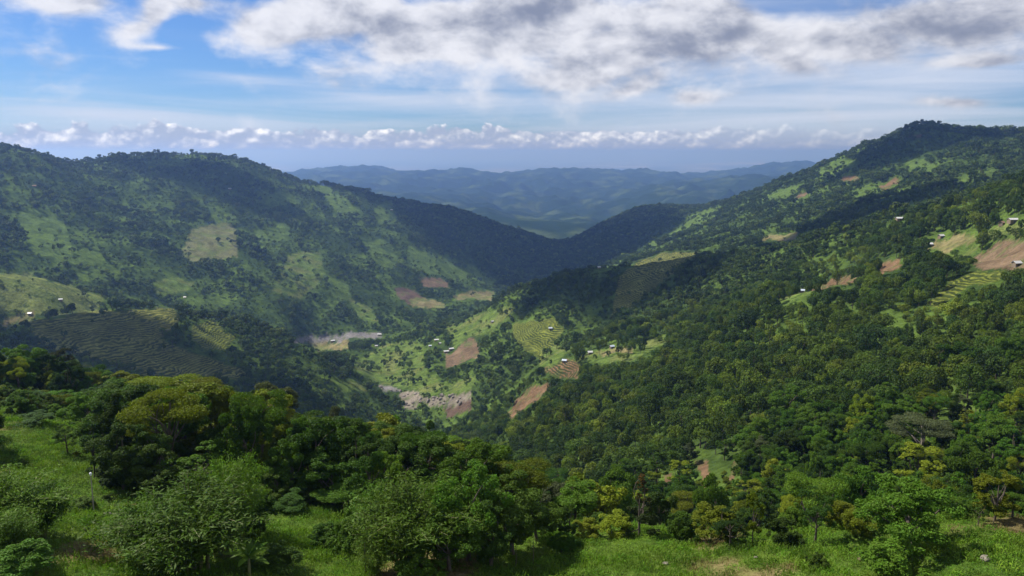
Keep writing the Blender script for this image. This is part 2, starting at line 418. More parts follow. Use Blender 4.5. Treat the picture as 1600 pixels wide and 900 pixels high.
# ---- land use seen on the hills: polygons over bearing and depression
FIELDS = [
    ('fallow', [(296, 357), (350, 347), (366, 358), (372, 402), (300, 410), (281, 394)]),
    ('grass', [(318, 347), (342, 328), (366, 340), (372, 350)]),
    ('grass', [(30, 325), (85, 330), (120, 400), (60, 400), (30, 360)]), ('grass', [(75, 388), (155, 388), (165, 417), (90, 415)]),
    ('grass', [(120, 428), (200, 418), (170, 442), (120, 440)]), ('lime', [(238, 444), (270, 430), (302, 440), (282, 458), (245, 460)]),
    ('grass', [(300, 472), (350, 455), (378, 468), (330, 488)]),
    ('pasture', [(-20, 424), (60, 432), (110, 446), (165, 470), (150, 488), (60, 494), (-20, 488)]),
    ('lime', [(448, 398), (500, 393), (508, 432), (470, 468), (428, 452), (440, 420)]), ('grass', [(586, 326), (612, 312), (620, 352), (590, 352)]),
    ('grass', [(486, 292), (512, 290), (562, 330), (536, 338)]), ('grass', [(560, 380), (600, 372), (640, 412), (600, 420)]),
    ('grass', [(640, 385), (700, 398), (785, 440), (745, 447), (690, 432), (640, 418)]), ('grass', [(505, 430), (540, 436), (548, 470), (520, 470)]),
    ('grass', [(400, 300), (440, 298), (470, 320), (420, 322)]), ('grass', [(400, 360), (440, 350), (452, 372), (410, 385)]),
    ('soil', [(655, 431), (700, 435), (704, 448), (662, 448)]), ('darksoil', [(613, 449), (652, 455), (662, 464), (640, 478), (622, 465)]), ('tan', [(640, 470), (662, 464), (696, 474), (692, 481), (645, 480)]),
    ('tan', [(708, 461), (772, 453), (768, 468), (716, 470)]), ('lime', [(545, 470), (580, 480), (592, 502), (560, 497)]),
    ('gravel', [(458, 528), (500, 524), (540, 520), (597, 519), (600, 528), (548, 530), (520, 536), (462, 537)]), ('tan', [(480, 536), (520, 537), (545, 529), (545, 545), (500, 548)]),
    ('lime', [(560, 562), (610, 536), (662, 536), (664, 575), (690, 600), (742, 592), (737, 616), (650, 612), (600, 600), (575, 590), (548, 575)]),
    ('gravel', [(590, 601), (616, 604), (627, 612), (600, 612)]), ('rock', [(622, 616), (655, 613), (664, 620), (650, 642), (634, 642)]), ('rock', [(660, 622), (690, 618), (735, 615), (737, 630), (700, 634), (665, 634)]), ('darksoil', [(690, 636), (737, 628), (735, 645), (700, 650)]),
    ('soil', [(694, 545), (705, 552), (735, 528), (750, 545), (746, 562), (720, 568), (695, 573)]), ('lime', [(700, 505), (760, 488), (806, 478), (795, 495), (765, 520), (740, 528), (705, 545)]),
    ('terrace_lime', [(802, 505), (862, 498), (880, 515), (868, 540), (850, 566), (830, 552), (800, 522)]),
    ('terrace_grass', [(952, 492), (1000, 470), (1052, 428), (1085, 402), (1090, 395), (1040, 394), (985, 413), (960, 440)]),
    ('lime', [(898, 563), (925, 550), (985, 540), (1045, 520), (1040, 537), (990, 562), (940, 567)]), ('tan', [(930, 548), (985, 540), (984, 550), (940, 554)]),
    ('soilrows', [(846, 578), (885, 561), (907, 570), (902, 592), (872, 590)]), ('redsoil', [(786, 648), (830, 604), (862, 599), (850, 616), (800, 654)]), ('lime', [(862, 540), (895, 545), (860, 575), (840, 570)]),
    ('redsoil', [(1250, 456), (1320, 430), (1336, 424), (1334, 440), (1270, 455)]), ('lime', [(1210, 470), (1255, 452), (1275, 456), (1230, 475)]), ('redsoil', [(1368, 416), (1408, 406), (1412, 419), (1374, 432)]),
    ('soil', [(1610, 370), (1570, 380), (1528, 398), (1512, 408), (1530, 420), (1580, 424), (1610, 415)]), ('terrace_lime', [(1446, 476), (1486, 440), (1520, 424), (1575, 428), (1560, 440), (1510, 446), (1470, 484)]),
    ('tan', [(1440, 386), (1508, 362), (1522, 374), (1475, 396)]), ('pasture', [(1530, 362), (1610, 346), (1610, 366), (1550, 374)]), ('lime', [(1480, 395), (1530, 385), (1510, 400), (1480, 410)]),
    ('tan', [(1188, 372), (1245, 363), (1248, 374), (1200, 379)]),
    ('redsoil', [(1313, 279), (1335, 272), (1340, 280), (1318, 284)]), ('redsoil', [(1370, 291), (1404, 279), (1410, 286), (1386, 296)]), ('soil', [(1240, 307), (1262, 301), (1266, 306), (1244, 311)]), ('redsoil', [(1418, 211), (1440, 208), (1440, 213), (1420, 215)]),
    ('grass', [(975, 398), (1050, 360), (1085, 334), (1132, 320), (1112, 350), (1035, 378), (1005, 398)]), ('grass', [(1180, 316), (1240, 288), (1262, 290), (1215, 312)]), ('grass', [(1415, 250), (1452, 244), (1464, 270), (1425, 272)]),
    ('grass', [(1320, 300), (1360, 288), (1372, 300), (1336, 312)]), ('grass', [(1270, 268), (1320, 250), (1340, 258), (1290, 275)]), ('grass', [(1480, 282), (1550, 262), (1570, 274), (1500, 290)]), ('grass', [(920, 428), (970, 405), (985, 412), (940, 432)]),
    ('redsoil', [(1084, 718), (1106, 720), (1110, 762), (1122, 772), (1098, 778), (1096, 742)]), ('redsoil', [(1146, 722), (1154, 722), (1146, 750), (1138, 752)]), ('redsoil', [(1036, 742), (1048, 740), (1048, 760), (1040, 762)]), ('terrace_lime', [(-10, 565), (30, 566), (64, 588), (45, 602), (-10, 602)]),
    ('terrace_grass', [(40, 505), (120, 490), (270, 480), (285, 500), (250, 530), (300, 550), (380, 580), (390, 592), (250, 592), (130, 560), (60, 540)]),
    ('terrace_lime', [(295, 508), (330, 500), (368, 528), (350, 548), (318, 545), (300, 530)]), ('lime', [(520, 585), (560, 598), (572, 612), (540, 612), (515, 598)]), ('tan', [(-10, 505), (50, 488), (60, 494), (10, 512)]),
]
FTYPES = ['none', 'fallow', 'grass', 'lime', 'pasture', 'soil', 'darksoil', 'tan', 'gravel', 'rock', 'redsoil', 'soilrows', 'terrace_lime', 'terrace_grass']
FCOL = {'fallow': (.125, .130, .058), 'grass': (.082, .126, .028), 'lime': (.092, .136, .030), 'pasture': (.13, .155, .045), 'soil': (.145, .102, .064), 'darksoil': (.10, .068, .05),
        'tan': (.175, .150, .070), 'gravel': (.17, .16, .155), 'rock': (.19, .165, .13), 'redsoil': (.148, .094, .054), 'soilrows': (.16, .10, .055), 'terrace_lime': (.135, .155, .032), 'terrace_grass': (.150, .155, .042)}
OPEN = {'fallow': .04, 'grass': .22, 'lime': .22, 'pasture': .10, 'soil': 0, 'darksoil': 0, 'tan': .03, 'gravel': 0, 'rock': .02, 'redsoil': 0, 'soilrows': 0, 'terrace_lime': .02, 'terrace_grass': .03}


def in_poly(px, py, poly):
    c = np.zeros(px.shape, bool); n = len(poly)
    for i in range(n):
        x1, y1 = poly[i]; x2, y2 = poly[(i + 1) % n]
        if y1 == y2: continue
        k = ((y1 > py) != (y2 > py)) & (px < (x2 - x1) * (py - y1) / (y2 - y1) + x1)
        c ^= k
    return c


def land_use(x, y, z):
    R = np.hypot(x, y)
    px, py = to_pix(x, y, z)
    sc = np.clip(R, 300, 3000) * 0.02
    wk = .25 + .75 * sstep(260, 600, R)
    qx = px + wk * 9.0 * fbm(x / sc, y / sc, 3, 31, .6); qy = py + wk * 6.0 * fbm(x / sc, y / sc, 3, 37, .6)
    out = np.zeros(px.shape, int)
    ok = (R > 190) & (R < 3200) & (y > 0)
    for name, poly in FIELDS:
        out[ok & in_poly(qx, qy, poly)] = FTYPES.index(name)
    return out


LU = land_use(TX, TY, TZ)
# ground colour
n_big = fbm(TX / 90, TY / 90, 4, 41); n_sm = fbm(TX / 14, TY / 14, 3, 45)
BASE = np.empty(TX.shape + (3,))
c_floor = np.array([.038, .062, .016]); c_scrub = np.array([.078, .122, .024])
BASE[:] = lerp(c_floor, c_scrub, sstep(-.35, .45, n_big + .6 * n_sm)[..., None])
for k, nme in enumerate(FTYPES):
    if k == 0: continue
    m = LU == k
    BASE[m] = np.array(FCOL[nme]) * (1 + 0.35 * n_sm[m])[:, None]
    if nme in ('soil', 'redsoil', 'darksoil', 'tan', 'gravel', 'rock', 'soilrows'):
        g = sstep(.12, .4, fbm(TX[m] / 16, TY[m] / 16, 3, 55))[:, None]
        BASE[m] = lerp(BASE[m], np.array([.075, .105, .03]), g * .7)
    if nme in ('fallow', 'pasture', 'tan', 'lime'):
        g = sstep(-.1, .35, fbm(TX[m] / 30, TY[m] / 30, 3, 51))[:, None]
        BASE[m] = lerp(BASE[m], np.array([.10, .14, .035]) if nme != 'lime' else np.array([.14, .145, .05]), g * .6)
# near meadow: bright herbage with trodden tan earth
near = 1 - sstep(105, 185, RR)
mead = lerp(np.array([.055, .098, .016]), np.array([.095, .135, .026]), sstep(-.5, .5, fbm(TX / 9, TY / 9, 3, 61))[..., None])
bare = sstep(.30, .55, fbm(TX / 11, TY / 11, 4, 65) + .25 * (1 - sstep(46, 62, RR)))[..., None]
mead = lerp(mead, np.array([.17, .125, .062]), bare * .8)
BASE = lerp(BASE, mead, near[..., None])
# far hills and plain
farw = sstep(2500, 3100, RR)
fh = lerp(np.array([.016, .032, .016]), np.array([.055, .080, .030]), sstep(.05, .5, fbm(TX / 260, TY / 260, 4, 71))[..., None])
vill = (sstep(.22, .45, fbm(TX / 160, TY / 160, 3, 75)) * sstep(90, 20, TZ - CZ + 500))[..., None]
fh = lerp(fh, np.array([.20, .19, .14]), vill * .8)
pl = lerp(np.array([.05, .08, .04]), np.array([.16, .17, .13]), sstep(-.2, .5, fbm(TX / 2600, TY / 9000, 4, 77))[..., None])
urb = (sstep(.25, .5, fbm(TX / 5000, TY / 7000, 3, 79)))[..., None]
pl = lerp(pl, np.array([.42, .42, .40]), urb)
fh = lerp(fh, pl, sstep(11800, 13300, RR)[..., None])
BASE = lerp(BASE, fh, farw[..., None])
TERR = np.isin(LU, [FTYPES.index('terrace_lime'), FTYPES.index('terrace_grass'), FTYPES.index('soilrows')]).astype(np.float32)

SCRUB = np.where(np.isin(LU, [FTYPES.index(q) for q in ('none', 'grass', 'lime', 'pasture')]), 1.0, .35) * sstep(200, 400, RR) * (1 - sstep(2900, 3500, RR))


def mesh_np(name, verts, faces4, smooth=True):
    me = bpy.data.meshes.new(name)
    nv, nf = len(verts), len(faces4)
    me.vertices.add(nv); me.vertices.foreach_set('co', np.asarray(verts, np.float32).ravel())
    k = faces4.shape[1]
    me.loops.add(nf * k); me.loops.foreach_set('vertex_index', np.asarray(faces4, np.int32).ravel())
    me.polygons.add(nf); me.polygons.foreach_set('loop_start', np.arange(0, nf * k, k, dtype=np.int32)); me.polygons.foreach_set('loop_total', np.full(nf, k, np.int32))
    me.polygons.foreach_set('use_smooth', np.full(nf, smooth))
    me.update(calc_edges=True)
    return me


idx = np.arange(NA * NR).reshape(NA, NR)
nxt = np.roll(idx, -1, axis=0)
quads = np.stack([idx[:, :-1], idx[:, 1:], nxt[:, 1:], nxt[:, :-1]], -1).reshape(-1, 4)
tv = np.stack([TX, TY, TZ], -1).reshape(-1, 3)
t_me = mesh_np('terrain', tv, quads)
at = t_me.attributes.new('land', 'FLOAT_COLOR', 'POINT')
at.data.foreach_set('color', np.concatenate([BASE.reshape(-1, 3), SCRUB.reshape(-1, 1)], 1).astype(np.float32).ravel())
at = t_me.attributes.new('terrace', 'FLOAT', 'POINT'); at.data.foreach_set('value', TERR.ravel())


# ------------------------------------------------------------------ materials
def new_mat(name):
    m = bpy.data.materials.new(name); m.use_nodes = True
    m.node_tree.nodes.clear()
    b = NB(m.node_tree)
    out = b.n('ShaderNodeOutputMaterial')
    return m, b, out


def terrain_material():
    m, b, out = new_mat('hill_ground')
    a = b.n('ShaderNodeAttribute', attribute_name='land'); tr = b.n('ShaderNodeAttribute', attribute_name='terrace')
    geo = b.n('ShaderNodeNewGeometry'); pos = geo.outputs['Position']
    sp = b.n('ShaderNodeSeparateXYZ'); b.t.links.new(pos, sp.inputs[0])
    n1 = b.noise(pos, 0.35, 4, 0.6); n2 = b.noise(pos, 3.0, 3, 0.6); n3 = b.noise(pos, 0.045, 5, 0.65)
    var = b.m('ADD', b.m('ADD', b.ss(n1, .3, .7, -.22, .22), b.ss(n2, .3, .7, -.2, .2)), b.ss(n3, .3, .7, .78, 1.22))
    c = b.mix(1.0, a.outputs['Color'], (1, 1, 1, 1), 'MULTIPLY')
    cm = b.n('ShaderNodeVectorMath', operation='SCALE'); b.t.links.new(c, cm.inputs[0]); b.t.links.new(var, cm.inputs[3])
    scrub = b.m('MULTIPLY', b.ss(b.noise(pos, 0.11, 4, 0.65), .50, .60), b.ss(b.noise(pos, .5, 2), .40, .56))
    scrub = b.m('MULTIPLY', scrub, b.ss(a.outputs['Alpha'], .3, .8))
    cmix = b.mix(b.m('MULTIPLY', scrub, .75), cm.outputs[0], rgb(.030, .052, .015))
    # terraces: level treads of crop, steep risers of rough grass
    zz = b.m('ADD', sp.outputs[2], b.ss(b.noise(pos, 0.03, 4, .6), .3, .7, -1.5, 1.5))
    fr = b.m('FRACT', b.m('DIVIDE', zz, 1.35))
    brk = b.ss(b.noise(pos, .06, 4, .6), .34, .58, .55, 1.0)
    riser = b.m('MULTIPLY', b.m('MULTIPLY', brk, b.ss(b.m('ABSOLUTE', b.m('SUBTRACT', fr, 0.5)), 0.17, 0.30)), tr.outputs['Fac'])
    c2 = b.mix(b.m('MULTIPLY', riser, 0.88), cmix, rgb(.028, .042, .014))
    hgt = b.m('ADD', b.m('ADD', b.m('MULTIPLY', n1, 0.9), b.m('MULTIPLY', n2, 0.25)), b.m('MULTIPLY', riser, -0.8))
    hgt = b.m('ADD', hgt, b.m('MULTIPLY', n3, 6.0))
    bp = b.n('ShaderNodeBump'); bp.inputs['Strength'].default_value = 0.8; bp.inputs['Distance'].default_value = 1.0
    b.t.links.new(hgt, bp.inputs['Height'])
    bs = b.n('ShaderNodeBsdfDiffuse'); b.t.links.new(c2, bs.inputs['Color']); b.t.links.new(bp.outputs[0], bs.inputs['Normal'])
    b.t.links.new(bs.outputs[0], out.inputs[0])
    return m


def leaf_material(name, c1, c2, trans=0.30, tip=None, rough=0.55):
    m, b, out = new_mat(name)
    oi = b.n('ShaderNodeObjectInfo'); ti = b.n('ShaderNodeAttribute', attribute_name='tint')
    c = b.mix(oi.outputs['Random'], rgb(*c1), rgb(*c2))
    v = b.ss(ti.outputs['Fac'], 0, 1, .62, 1.38, 'LINEAR')
    # second random number for brightness
    r2 = b.m('FRACT', b.m('MULTIPLY', oi.outputs['Random'], 37.7))
    v = b.m('MULTIPLY', v, b.ss(r2, 0, 1, .58, 1.40, 'LINEAR'))
    hs = b.n('ShaderNodeHueSaturation'); b.t.links.new(c, hs.inputs['Color']); b.t.links.new(v, hs.inputs['Value'])
    b.t.links.new(b.ss(ti.outputs['Fac'], 0, 1, .485, .512, 'LINEAR'), hs.inputs['Hue'])
    colr = hs.outputs[0]
    if tip is not None:
        tp = b.n('ShaderNodeAttribute', attribute_name='tip')
        colr = b.mix(tp.outputs['Fac'], colr, rgb(*tip))
    pr = b.n('ShaderNodeBsdfPrincipled')
    b.t.links.new(colr, pr.inputs['Base Color']); pr.inputs['Roughness'].default_value = rough
    pr.inputs['Specular IOR Level'].default_value = 0.10
    tr = b.n('ShaderNodeBsdfTranslucent')
    tcol = b.mix(1.0, colr, rgb(1.25, 1.3, .55), 'MULTIPLY'); b.t.links.new(tcol, tr.inputs['Color'])
    mx = b.n('ShaderNodeMixShader'); mx.inputs[0].default_value = trans
    b.t.links.new(pr.outputs[0], mx.inputs[1]); b.t.links.new(tr.outputs[0], mx.inputs[2])
    b.t.links.new(mx.outputs[0], out.inputs[0])
    return m


def plain_material(name, c1, c2, scale=3.0, rough=0.8, bump=0.3, metallic=0.0, stretch=(1, 1, 1)):
    m, b, out = new_mat(name)
    tcn = b.n('ShaderNodeTexCoord'); mp = b.n('ShaderNodeMapping'); mp.inputs['Scale'].default_value = stretch
    b.t.links.new(tcn.outputs['Object'], mp.inputs[0])
    nz = b.noise(mp.outputs[0], scale, 5, .62)
    c = b.mix(b.ss(nz, .32, .68), rgb(*c1), rgb(*c2))
    pr = b.n('ShaderNodeBsdfPrincipled'); b.t.links.new(c, pr.inputs['Base Color'])
    pr.inputs['Roughness'].default_value = rough; pr.inputs['Metallic'].default_value = metallic
    bp = b.n('ShaderNodeBump'); bp.inputs['Strength'].default_value = bump; b.t.links.new(nz, bp.inputs['Height']); b.t.links.new(bp.outputs[0], pr.inputs['Normal'])
    b.t.links.new(pr.outputs[0], out.inputs[0])
    return m


M = {
    'ground': terrain_material(),
    'leaf_mid': leaf_material('leaf_mid_green', (.054, .124, .011), (.088, .150, .014)),
    'leaf_dark': leaf_material('leaf_dark_green', (.034, .074, .011), (.062, .102, .013)),
    'leaf_lime': leaf_material('leaf_yellow_green', (.125, .175, .010), (.165, .190, .014)),
    'leaf_vivid': leaf_material('leaf_vivid_green', (.060, .150, .008), (.07, .155, .010)),
    'leaf_bamboo': leaf_material('leaf_bamboo', (.072, .145, .014), (.105, .170, .018)),
    'leaf_grey': leaf_material('leaf_grey_green', (.072, .095, .040), (.090, .105, .042)),
    'leaf_orange': leaf_material('leaf_rust_tipped', (.040, .062, .018), (.050, .068, .02), tip=(.17, .085, .022)),
    'leaf_wood': leaf_material('leaf_hill_wood', (.044, .084, .012), (.098, .138, .015)),
    'leaf_wood_lime': leaf_material('leaf_hill_wood_light', (.085, .130, .014), (.145, .180, .020)),
    'leaf_wood_dark': leaf_material('leaf_hill_wood_dark', (.034, .068, .013), (.058, .096, .016)),
    'leaf_far_lime': leaf_material('leaf_far_wood_light', (.066, .105, .018), (.110, .145, .024), .18),
    'leaf_far': leaf_material('leaf_far_wood', (.034, .066, .016), (.074, .110, .020), .2),
    'leaf_herb': leaf_material('leaf_herbage', (.078, .175, .012), (.135, .215, .020)),
    'leaf_banana': leaf_material('leaf_banana', (.10, .19, .02), (.13, .21, .025), .4),
    'bark': plain_material('bark', (.060, .045, .032), (.13, .105, .08), 6, .9, .6, stretch=(1, 1, .25)),
    'bark_pale': plain_material('bark_pale', (.20, .17, .13), (.30, .26, .20), 6, .9, .5, stretch=(1, 1, .25)),
    'bark_dark': plain_material('bark_dark', (.030, .023, .018), (.065, .05, .038), 6, .9, .6, stretch=(1, 1, .25)),
    'culm': plain_material('bamboo_culm', (.12, .14, .04), (.22, .20, .09), 3, .5, .1),
    'zinc': plain_material('zinc_roof', (.46, .46, .46), (.66, .66, .65), 2.5, .45, .1),
    'zinc_blue': plain_material('blue_grey_roof', (.42, .50, .60), (.58, .63, .70), 2.5, .45, .1),
    'thatch': plain_material('rusty_roof', (.22, .13, .085), (.32, .20, .13), 3, .8, .3),
    'plank': plain_material('bamboo_wall', (.16, .12, .08), (.26, .20, .13), 5, .85, .3, stretch=(3, 3, .4)),
    'door': plain_material('dark_door', (.05, .04, .035), (.08, .065, .05), 4, .8, .2),
    'rock': plain_material('pale_rock', (.14, .12, .09), (.26, .23, .18), 1.6, .9, .7),
    'white': plain_material('white_paint', (.78, .78, .76), (.84, .84, .82), 4, .4, .05),
    'pole': plain_material('grey_pole', (.26, .22, .18), (.36, .32, .27), 6, .7, .2, stretch=(1, 1, .3)),
}

terrain = bpy.data.objects.new('terrain', t_me); COL.objects.link(terrain)
t_me.materials.append(M['ground'])
terrain['kind'] = 'structure'; terrain['label'] = 'green hills, valley floor and hazy plain of the landscape'

# ------------------------------------------------------------------ tree prototypes (meshes only; every tree in the scene shares them)
def leaf_quads(P, Nn, size, aspect, rng, jitter=0.7, size_var=0.45, droop=0.0):
    """one kite-shaped leaf (or leaf spray) per point: verts, faces"""
    n = len(P)
    Nn = Nn + rng.normal(0, jitter, (n, 3)); Nn /= np.linalg.norm(Nn, axis=1)[:, None] + 1e-9
    r = rng.normal(0, 1, (n, 3)); r[:, 2] -= droop
    T = r - (r * Nn).sum(1)[:, None] * Nn; T /= np.linalg.norm(T, axis=1)[:, None] + 1e-9
    B = np.cross(Nn, T)
    s = size * (1 + rng.uniform(-size_var, size_var, n))[:, None]
    a = P - T * s * .5; c = P + T * s * .5 - Nn * s * .12
    b = P + B * s * aspect * .5 + Nn * s * .08; d = P - B * s * aspect * .5 + Nn * s * .08
    V = np.stack([a, b, c, d], 1).reshape(-1, 3)
    F = np.arange(n * 4).reshape(-1, 4)
    return V, F


def tube(pts, radii, sides=6):
    pts = [Vector(p) for p in pts]; V = []; F = []
    for i, p in enumerate(pts):
        d = (pts[min(i + 1, len(pts) - 1)] - pts[max(i - 1, 0)]).normalized()
        u = d.orthogonal().normalized(); w = d.cross(u)
        for k in range(sides):
            an = 2 * math.pi * k / sides
            V.append(tuple(p + (u * math.cos(an) + w * math.sin(an)) * radii[i]))
    for i in range(len(pts) - 1):
        for k in range(sides):
            F.append((i * sides + k, i * sides + (k + 1) % sides, (i + 1) * sides + (k + 1) % sides, (i + 1) * sides + k))
    return np.array(V), np.array(F)


def join(parts):
    V = []; F = []; o = 0
    for v, f in parts:
        V.append(v); F.append(f + o); o += len(v)
    return np.concatenate(V), np.concatenate(F)


def limb(p0, p1, r0, rng, bend=.12, n=5):
    p0 = np.array(p0); p1 = np.array(p1); L = np.linalg.norm(p1 - p0)
    off = rng.normal(0, bend * L, 3); off[2] = abs(off[2]) * .6
    pts = [p0 + (p1 - p0) * t + off * math.sin(math.pi * t) for t in np.linspace(0, 1, n)]
    return tube(pts, [r0 * (1 - .8 * t) for t in np.linspace(0, 1, n)], 5)


def tree_proto(name, seed, shape, nleaf, leaf, aspect, leaf_mat, bark_mat, jitter=.7, tip=False):
    """nominal size: 10 m tall, 7 m wide (scaled per tree). returns dict(trunk mesh, crown mesh)"""
    rng = np.random.default_rng(seed)
    lobes = []   # centre, radii
    if shape == 'round':
        for i in range(15):
            d = rng.normal(0, 1, 3); d /= np.linalg.norm(d); k = rng.uniform(.45, 1) if i else 0
            lobes.append((np.array([0, 0, 5.9]) + d * np.array([2.35, 2.35, 2.7]) * k, rng.uniform(.85, 1.5) * np.array([1.1, 1.1, .85])))
    elif shape == 'dense':
        for i in range(20):
            d = rng.normal(0, 1, 3); d /= np.linalg.norm(d); k = rng.uniform(.5, 1) if i else 0
            lobes.append((np.array([0, 0, 5.0]) + d * np.array([2.6, 2.6, 3.7]) * k, rng.uniform(.8, 1.35) * np.array([1.1, 1.1, .9])))
    elif shape == 'umbrella':
        for i in range(16):
            an = rng.uniform(0, 6.28); rr = math.sqrt(rng.uniform(0, 1)) * 2.75; lay = rng.integers(0, 3)
            z = 9.0 - .16 * rr * rr - lay * rng.uniform(.7, 1.5)
            lobes.append((np.array([math.cos(an) * rr, math.sin(an) * rr, z]), np.array([1.25, 1.25, .5]) * rng.uniform(.75, 1.25)))
    elif shape == 'tall':
        for i in range(18):
            z = rng.uniform(2.6, 9.3); w = 1.9 * math.sin(math.pi * min(.97, max(.12, (z - 1.5) / 8.6))) ** .7
            an = rng.uniform(0, 6.28); lobes.append((np.array([math.cos(an) * w, math.sin(an) * w, z]), rng.uniform(.6, 1.15) * np.array([1.1, 1.1, .8])))
    elif shape == 'conical':
        for i in range(24):
            z = 1.0 + 8.6 * rng.uniform(0, 1) ** 1.15; w = 2.7 * (1 - (z - .5) / 9.8)
            an = rng.uniform(0, 6.28); lobes.append((np.array([math.cos(an) * w, math.sin(an) * w, z]), max(.35, .9 * (1.15 - z / 11)) * np.array([1.1, 1.1, .75])))
    elif shape == 'sparse':
        for i in range(12):
            z = rng.uniform(4.2, 9.7); w = rng.uniform(.3, 2.0) * (1.2 - z / 12)
            an = rng.uniform(0, 6.28); lobes.append((np.array([math.cos(an) * w, math.sin(an) * w, z]), rng.uniform(.35, .7) * np.array([1.1, 1.1, .7])))
    elif shape == 'vase':
        for i in range(16):
            z = rng.uniform(4.0, 9.2); w = rng.uniform(.4, 1) * (1.3 + .19 * z)
            an = rng.uniform(0, 6.28); lobes.append((np.array([math.cos(an) * w, math.sin(an) * w, z]), rng.uniform(.7, 1.1) * np.array([1, 1, .75])))
    elif shape == 'shrub':
        for i in range(16):
            d = rng.normal(0, 1, 3); d /= np.linalg.norm(d); d[2] = abs(d[2]); k = rng.uniform(.5, 1)
            lobes.append((np.array([0, 0, 2.2]) + d * np.array([2.6, 2.6, 6.4]) * k * .92, rng.uniform(.8, 1.3) * np.array([1, 1, 1.4])))
    cen = np.mean([l[0] for l in lobes], axis=0)
    if shape not in ('umbrella', 'sparse'):
        kids = []
        for (c, r) in lobes:
            for q in range(4):
                d = rng.normal(0, 1, 3); d /= np.linalg.norm(d); d[2] = d[2] * .8 + .1
                kids.append((c + d * r * rng.uniform(.6, 1.0), r * rng.uniform(.32, .62)))
        main_lobes, lobes = lobes, kids
    else:
        main_lobes = lobes
    wts = np.array([np.prod(l[1]) ** (2 / 3) for l in lobes]); wts /= wts.sum()
    Ps = []; Ns = []
    for (c, r), w in zip(lobes, wts):
        n = max(4, int(nleaf * w))
        d = rng.normal(0, 1, (n * 2, 3)); d /= np.linalg.norm(d, axis=1)[:, None]
        out = (c - cen); out = out / (np.linalg.norm(out) + .3)
        d = d[(d @ out + d[:, 2] * .35) > -.35][:n]
        P = c + d * r * rng.uniform(.55, 1.1, (len(d), 1))
        Ps.append(P); Ns.append(d + np.array([0, 0, .45]))
    P = np.concatenate(Ps); Nn = np.concatenate(Ns)
    keep = P[:, 2] > .15; P, Nn = P[keep], Nn[keep]
    V, F = leaf_quads(P, Nn, leaf, aspect, rng, jitter)
    zmax = V[:, 2].max(); sc = 10.0 / zmax; wid = 7.0 / (np.percentile(np.abs(V[:, :2]), 99) * 2)
    S = np.array([wid, wid, sc]); V = V * S
    crown = mesh_np(name + '_crown', V, F, False)
    tint = np.repeat(np.clip(rng.normal(.5, .22, len(F)), 0, 1), 4)
    crown.attributes.new('tint', 'FLOAT', 'POINT').data.foreach_set('value', tint.astype(np.float32))
    if tip:
        tv_ = np.repeat(sstep(4.5, 9.5, P[:, 2]) * (rng.random(len(F)) < .6), 4)
        crown.attributes.new('tip', 'FLOAT', 'POINT').data.foreach_set('value', tv_.astype(np.float32))
    crown.materials.append(M[leaf_mat])
    # trunk and limbs
    parts = []
    top = np.array([rng.normal(0, .25), rng.normal(0, .25), cen[2] + .8])
    if shape == 'shrub':
        for (c, r) in main_lobes[:7]: parts.append(limb((rng.normal(0, .2), rng.normal(0, .2), -.4), c * S, .07, rng))
    else:
        pts = [np.array([0, 0, -.8]) + (top * S - np.array([0, 0, -.8])) * t + np.array([math.sin(t * 5 + seed) * .12, math.cos(t * 4 + seed) * .12, 0]) for t in np.linspace(0, 1, 7)]
        parts.append(tube(pts, [.26 * (1 - .72 * t) * (1.35 if i == 0 else 1) for i, t in enumerate(np.linspace(0, 1, 7))], 7))
        for (c, r) in main_lobes[1:12]:
            k = rng.uniform(.35, .85); a = np.interp(k, [0, 1], [0, 1])
            base = np.array([0, 0, -.8]) * (1 - a) + top * S * a
            if base[2] > c[2] * S[2]: base = base * .6
            parts.append(limb(base, c * S, .10, rng))
    tv2, tf2 = join(parts)
    trunk = mesh_np(name + '_trunk', tv2, tf2)
    trunk.materials.append(M[bark_mat])
    return {'trunk': trunk, 'crown': crown, 'name': name}


